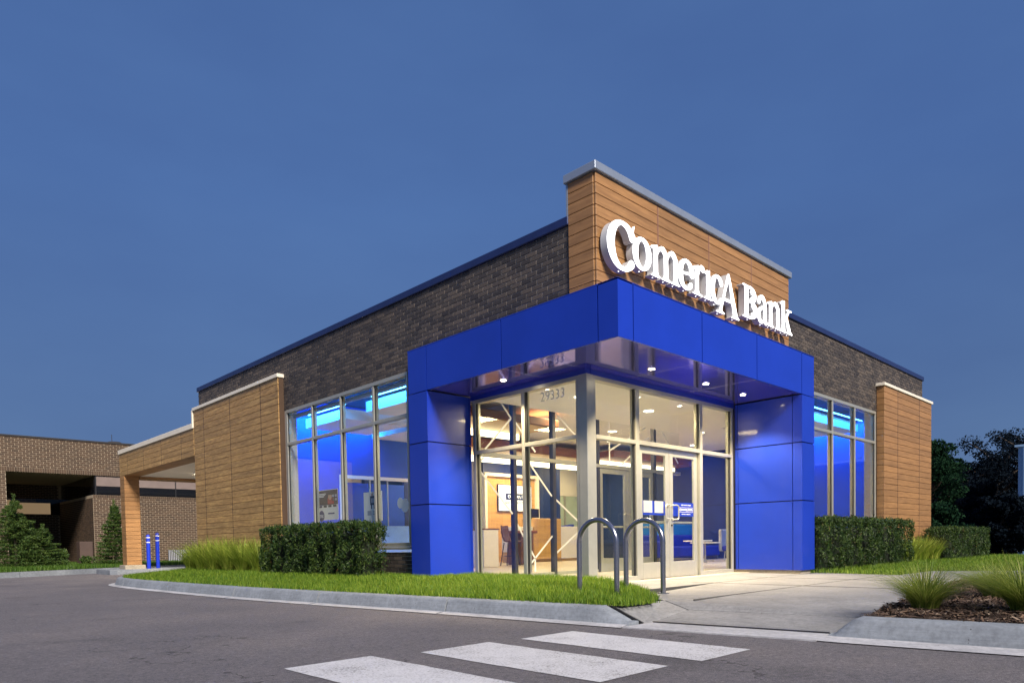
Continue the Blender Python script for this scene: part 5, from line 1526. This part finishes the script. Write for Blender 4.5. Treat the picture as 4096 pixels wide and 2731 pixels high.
def big_tree(x, y, z, H, rad, label, n, mat, kind='round', trunk_h=.2, seed=0):
    rg = np.random.default_rng(seed)
    o = thing('tree', label, 'tree', (x, y, z), 'dark trees behind the bank')
    MB().tube([(x, y, z-.3), (x+.1, y, z+H*.25), (x-.1, y+.1, z+H*.55), (x, y, z+H*.8)], [.035*H, .028*H, .016*H, .004*H], 10).build('trunk', M['tree_bark'], o)
    limbs = MB(); Ps = []; Sz = []
    nl = 46
    for k in range(nl):
        a = rg.uniform(0, 2*np.pi); u = rg.uniform(trunk_h, .97)
        if kind == 'round': rr = rad * math.sqrt(max(.05, 1 - ((u - .58)/.46)**2)) * rg.uniform(.55, 1.05)
        else: rr = rad * (1.02 - u)**.6 * rg.uniform(.6, 1.1)
        ex, ey, ez = x + rr*math.cos(a), y + rr*math.sin(a), z + u*H
        bz = z + max(.12, u - .22)*H
        if rr > .3: limbs.tube([(x, y, bz), ((x+ex)/2, (y+ey)/2, (bz+ez)/2 + .03*H), (ex, ey, ez)], [.012*H, .008*H, .003*H], 5)
        # clumps along the limb
        for s_ in (.5, .8, 1.0):
            c = np.array([x + (ex-x)*s_, y + (ey-y)*s_, bz + (ez-bz)*s_])
            m_ = int(n / nl / 3)
            R_ = rad * rg.uniform(.16, .30)
            q_ = rg.normal(size=(m_, 3)); q_ /= np.linalg.norm(q_, axis=1)[:, None]
            q_ *= (rg.uniform(.2, 1, m_)**.5)[:, None]
            Ps.append(c + q_*R_*np.array([1, 1, .42 if kind == 'layer' else .62]))
    limbs.build('limbs', M['tree_bark'], o)
    P = np.concatenate(Ps)
    V, F = leaves(P, .105, up=np.array([0, 0, .2]), asp=.5)
    np_mesh('crown', V, F, M[mat], o)
def at(u, s):
    k = (u - 2048) / 2803.0
    return -6.96 + s*(.693 + .720*k), -5.29 + s*(.720 - .694*k)
for (u, s, H, rad, lb, n, mt, kd, th) in (
        (3725, 50, 7.9, 3.9, 'layered green tree at the right corner of the bank', 15000, 'tree_leaf', 'layer', .05),
        (3850, 54, 6.9, 3.4, 'dark round tree left of the gap in the tree line', 13000, 'tree_leaf_dark', 'round', .08),
        (3985, 56, 8.9, 3.9, 'tall spreading dark tree in the middle of the tree line', 15000, 'tree_leaf_dark', 'round', .10),
        (4115, 60, 10.2, 4.4, 'tallest dark tree at the right edge behind the office block', 16000, 'tree_leaf_dark', 'round', .15),
        (4012, 36, 3.5, 1.35, 'small dark tree with a forked trunk before the parking lot', 9000, 'tree_leaf_dark', 'round', .26),
        (3905, 62, 7.4, 4.2, 'broad dark tree filling the middle of the tree line', 14000, 'tree_leaf_dark', 'round', .02),
        (3925, 46, 5.2, 2.2, 'mid height dark tree in front of the tree line', 10000, 'tree_leaf_dark', 'layer', .06),
        (3765, 36, 3.3, 1.9, 'low bright green layered tree above the far hedge', 8000, 'tree_leaf', 'layer', .05)):
    x, y = at(u, s)
    big_tree(x, y, -1.0, H*1.06, rad, lb, int(n*2.1), mt, kd, th, seed=int(u))
x, y = at(4020, 33)
shrub(x, y, -1.0, 1.4, .75, 'low dark shrub row beyond the right lawn', 3000)

# ------------------------------------------------------------------ neighbouring brick building
NY = 30.0
nb = thing('neighbour_building', 'brown brick office building with a deep shaded recess left of the bank', 'building', (0, NY, 0))
up_ = MB().box(-14, 12, NY+.015, NY+9, 3.96, 5.40).build('upper_wall', M['mortar_pale'], nb)
lo_ = MB().box(1.315, 12, NY+.05, NY+9, 0, 3.10).build('lower_wall', M['mortar_pale'], nb)
cl_ = MB().box(-14, -1.835, NY+.015, NY+9, 0, 3.955).build('corner_wall', M['mortar_pale'], nb)
bk_ = MB().box(-1.834, 1.30, NY+6.55, NY+9, 0, 3.955).build('recess_wall', M['mortar_pale'], nb)
MB().cbox(-14.1, 12.1, NY-.03, NY+9, 5.402, 5.475, .01).build('roof_edge', M['roof_dark'], nb)
MB().box(1.45, 12, NY+.10, NY+.14, 3.12, 3.95).build('strip_window', M['dark_glass'], nb)
for a in (1.42, 3.1, 4.8, 6.4):
    MB().box(a, a+.05, NY+.06, NY+.15, 3.101, 3.955).build('window_mullion', M['alu_dark'], nb)
MB().box(1.56, 11.9, NY+.2, NY+8.9, 3.101, 3.959).build('window_core', M['roof_dark'], nb)
MB().box(1.46, 11.9, NY+.07, NY+.098, 3.50, 3.94).build('window_overlay', M['pane_reflection_tan'], nb)  # slab painting the dusk sky's reflection over the upper panes
MB().box(1.31, 1.55, NY+6.54, NY+8.9, 3.101, 3.959).build('recess_return', M['mortar_pale'], nb)
MB().box(1.40, 1.44, NY+.2, NY+6.5, 3.12, 3.95).build('strip_window', M['dark_glass'], nb)
MB().box(-1.834, 1.39, NY+6.50, NY+6.54, 2.45, 3.25).build('recess_window', M['dark_glass'], nb)
for a, b, c_ in ((-1.82, -.75, 'overlay_warm'), (-.7, .9, 'overlay_warm')):
    MB().box(a, b, NY+6.46, NY+6.495, 2.50, 3.18 if a < -1 else 3.05).build('window_overlay', M[c_], nb)  # warm, weakly emissive slabs over the recess panes
CP, CH = .245, .088
bc = []
def nrows(tag_, axis, a0, a1, z0, z1, f):
    nr = int(round((z1-z0)/CH)); hh = (z1-z0)/nr
    for r in range(nr):
        a = a0 - (CP/2 if r % 2 else 0)
        while a < a1:
            s, e_ = max(a, a0)+.009, min(a+CP, a1)-.009
            if e_ - s > .04: bc.append((tag_, axis, s, e_, z0+r*hh+.009, z0+(r+1)*hh-.009, f))
            a += CP
nrows('u', 'F', -3.2, 4.6, 4.16, 5.40, NY)
nrows('c', 'F', -3.2, -1.835, 0, 3.95, NY)
nrows('l', 'F', 1.315, 6.3, 0, 2.98, NY+.035)
nrows('s', 'L', NY+.05, NY+6.5, 0, 2.98, 1.30)
nrows('b', 'F', -1.83, 1.29, 0, 2.44, NY+6.535)
nrows('b', 'F', -1.83, 1.29, 3.26, 3.95, NY+6.535)
def nbox(c):
    j = random.uniform(0, .004)
    if c[1] == 'F': return (c[2], c[3], c[6]+j, c[6]+.04, c[4], c[5])
    return (c[6]+j, c[6]+.04, c[2], c[3], c[4], c[5])
par = {'u': up_, 'c': cl_, 'l': lo_, 's': lo_, 'b': bk_}
# soldier courses
for (x0, x1, z0, z1, f, p) in ((-3.2, 4.6, 3.96, 4.155, NY, up_), (1.315, 6.3, 2.985, 3.10, NY+.03, lo_)):
    m = MB(); a = x0
    while a < x1:
        m.box(a+.005, a+.083, f+random.uniform(0, .004), f+.04, z0+.004, z1-.004); a += .088
    tag(m.build('soldier_course', M['brick_brown'], p), kind='stuff')
def nvis(c):
    x_, z_ = (c[2]+c[3])/2, (c[4]+c[5])/2
    if c[0] == 'u' and -2.0 < x_ < 2.3: return 2 + (z_ > 4.4) * .1 - abs(x_)*.001
    return 0
bc.sort(key=nvis, reverse=True)
for c in bc[:300]:
    piece('brick', par[c[0]], M['brick_brown'], *[round(v_, 3) for v_ in nbox(c)], c=0)
rest = {}
for c in bc[300:]: rest.setdefault(c[0], MB()).box(*nbox(c))
for k, m in rest.items():
    tag(m.build('brick_field', M['brick_brown'], par[k]), kind='stuff')
# louvre at the base
lv = MB().box(4.37, 5.75, NY+.005, NY+.034, .02, .60).build('louvre', M['roof_dark'], nb)
for k in range(17):
    piece('louvre_blade', lv, M['print_grey'], 4.39 + k*.08, 4.43 + k*.08, NY-.02, NY+.004, .03, .59, 0)
# roof vent and mast
MB().lathe((2.55, NY+1.2), [(.32, 5.47), (.32, 5.62), (.26, 5.66), (.05, 5.68)], 16).build('roof_vent', M['roof_dark'], nb)
MB().tube([(2.45, NY+1.2, 5.6), (2.45, NY+1.2, 6.0)], .012, 6).build('mast', M['roof_dark'], nb)
MB().tube([(-1.96, NY+.6, 5.4), (-1.96, NY+.6, 6.0)], .012, 6).build('mast', M['roof_dark'], nb)
cb = thing('utility_cabinet', 'brown metal utility cabinet against the brick wall', 'cabinet', (.75, 29.2, 0))
MB().cbox(.50, 1.0, 29.0, 29.55, 0, 1.02, .01).build('case', M['cabinet_brown'], cb)
MB().cbox(.53, .97, 28.985, 28.998, .06, .98, .004).build('door', M['cabinet_brown'], cb)

# ------------------------------------------------------------------ pale office block at the right edge
bx0, by0 = at(4058, 41)
ob_ = thing('office_block', 'pale blue panelled office block at the right edge behind trees', 'building', (bx0, by0, -1))
MB().box(bx0+.46, bx0+10, by0-20, by0-.5, -1, 5.69).build('core', M['joint_dark'], ob_)
MB().lathe((bx0+.45, by0-.5), [(.45, -1), (.45, 5.7)], 20).build('corner_column', M['office_panel'], ob_)
for z0, z1 in ((-.6, .9), (1.9, 3.5), (4.3, 5.7)):
    for k in range(6):
        piece('facade_panel', ob_, M['office_panel'], bx0+.15, bx0+.45, by0-1.0-(k+1)*1.5+.03, by0-1.0-k*1.5-.03, z0, z1, .02)
for z0, z1 in ((.9, 1.9), (3.5, 4.3)):
    for k in range(6):
        piece('window', ob_, M['dark_glass'], bx0+.3, bx0+.43, by0-1.0-(k+1)*1.5+.03, by0-1.0-k*1.5-.03, z0+.01, z1-.01, 0)
MB().box(bx0+.0, bx0+10, by0-20, by0+.05, 5.7, 5.82).build('roof_edge', M['office_panel'], ob_)
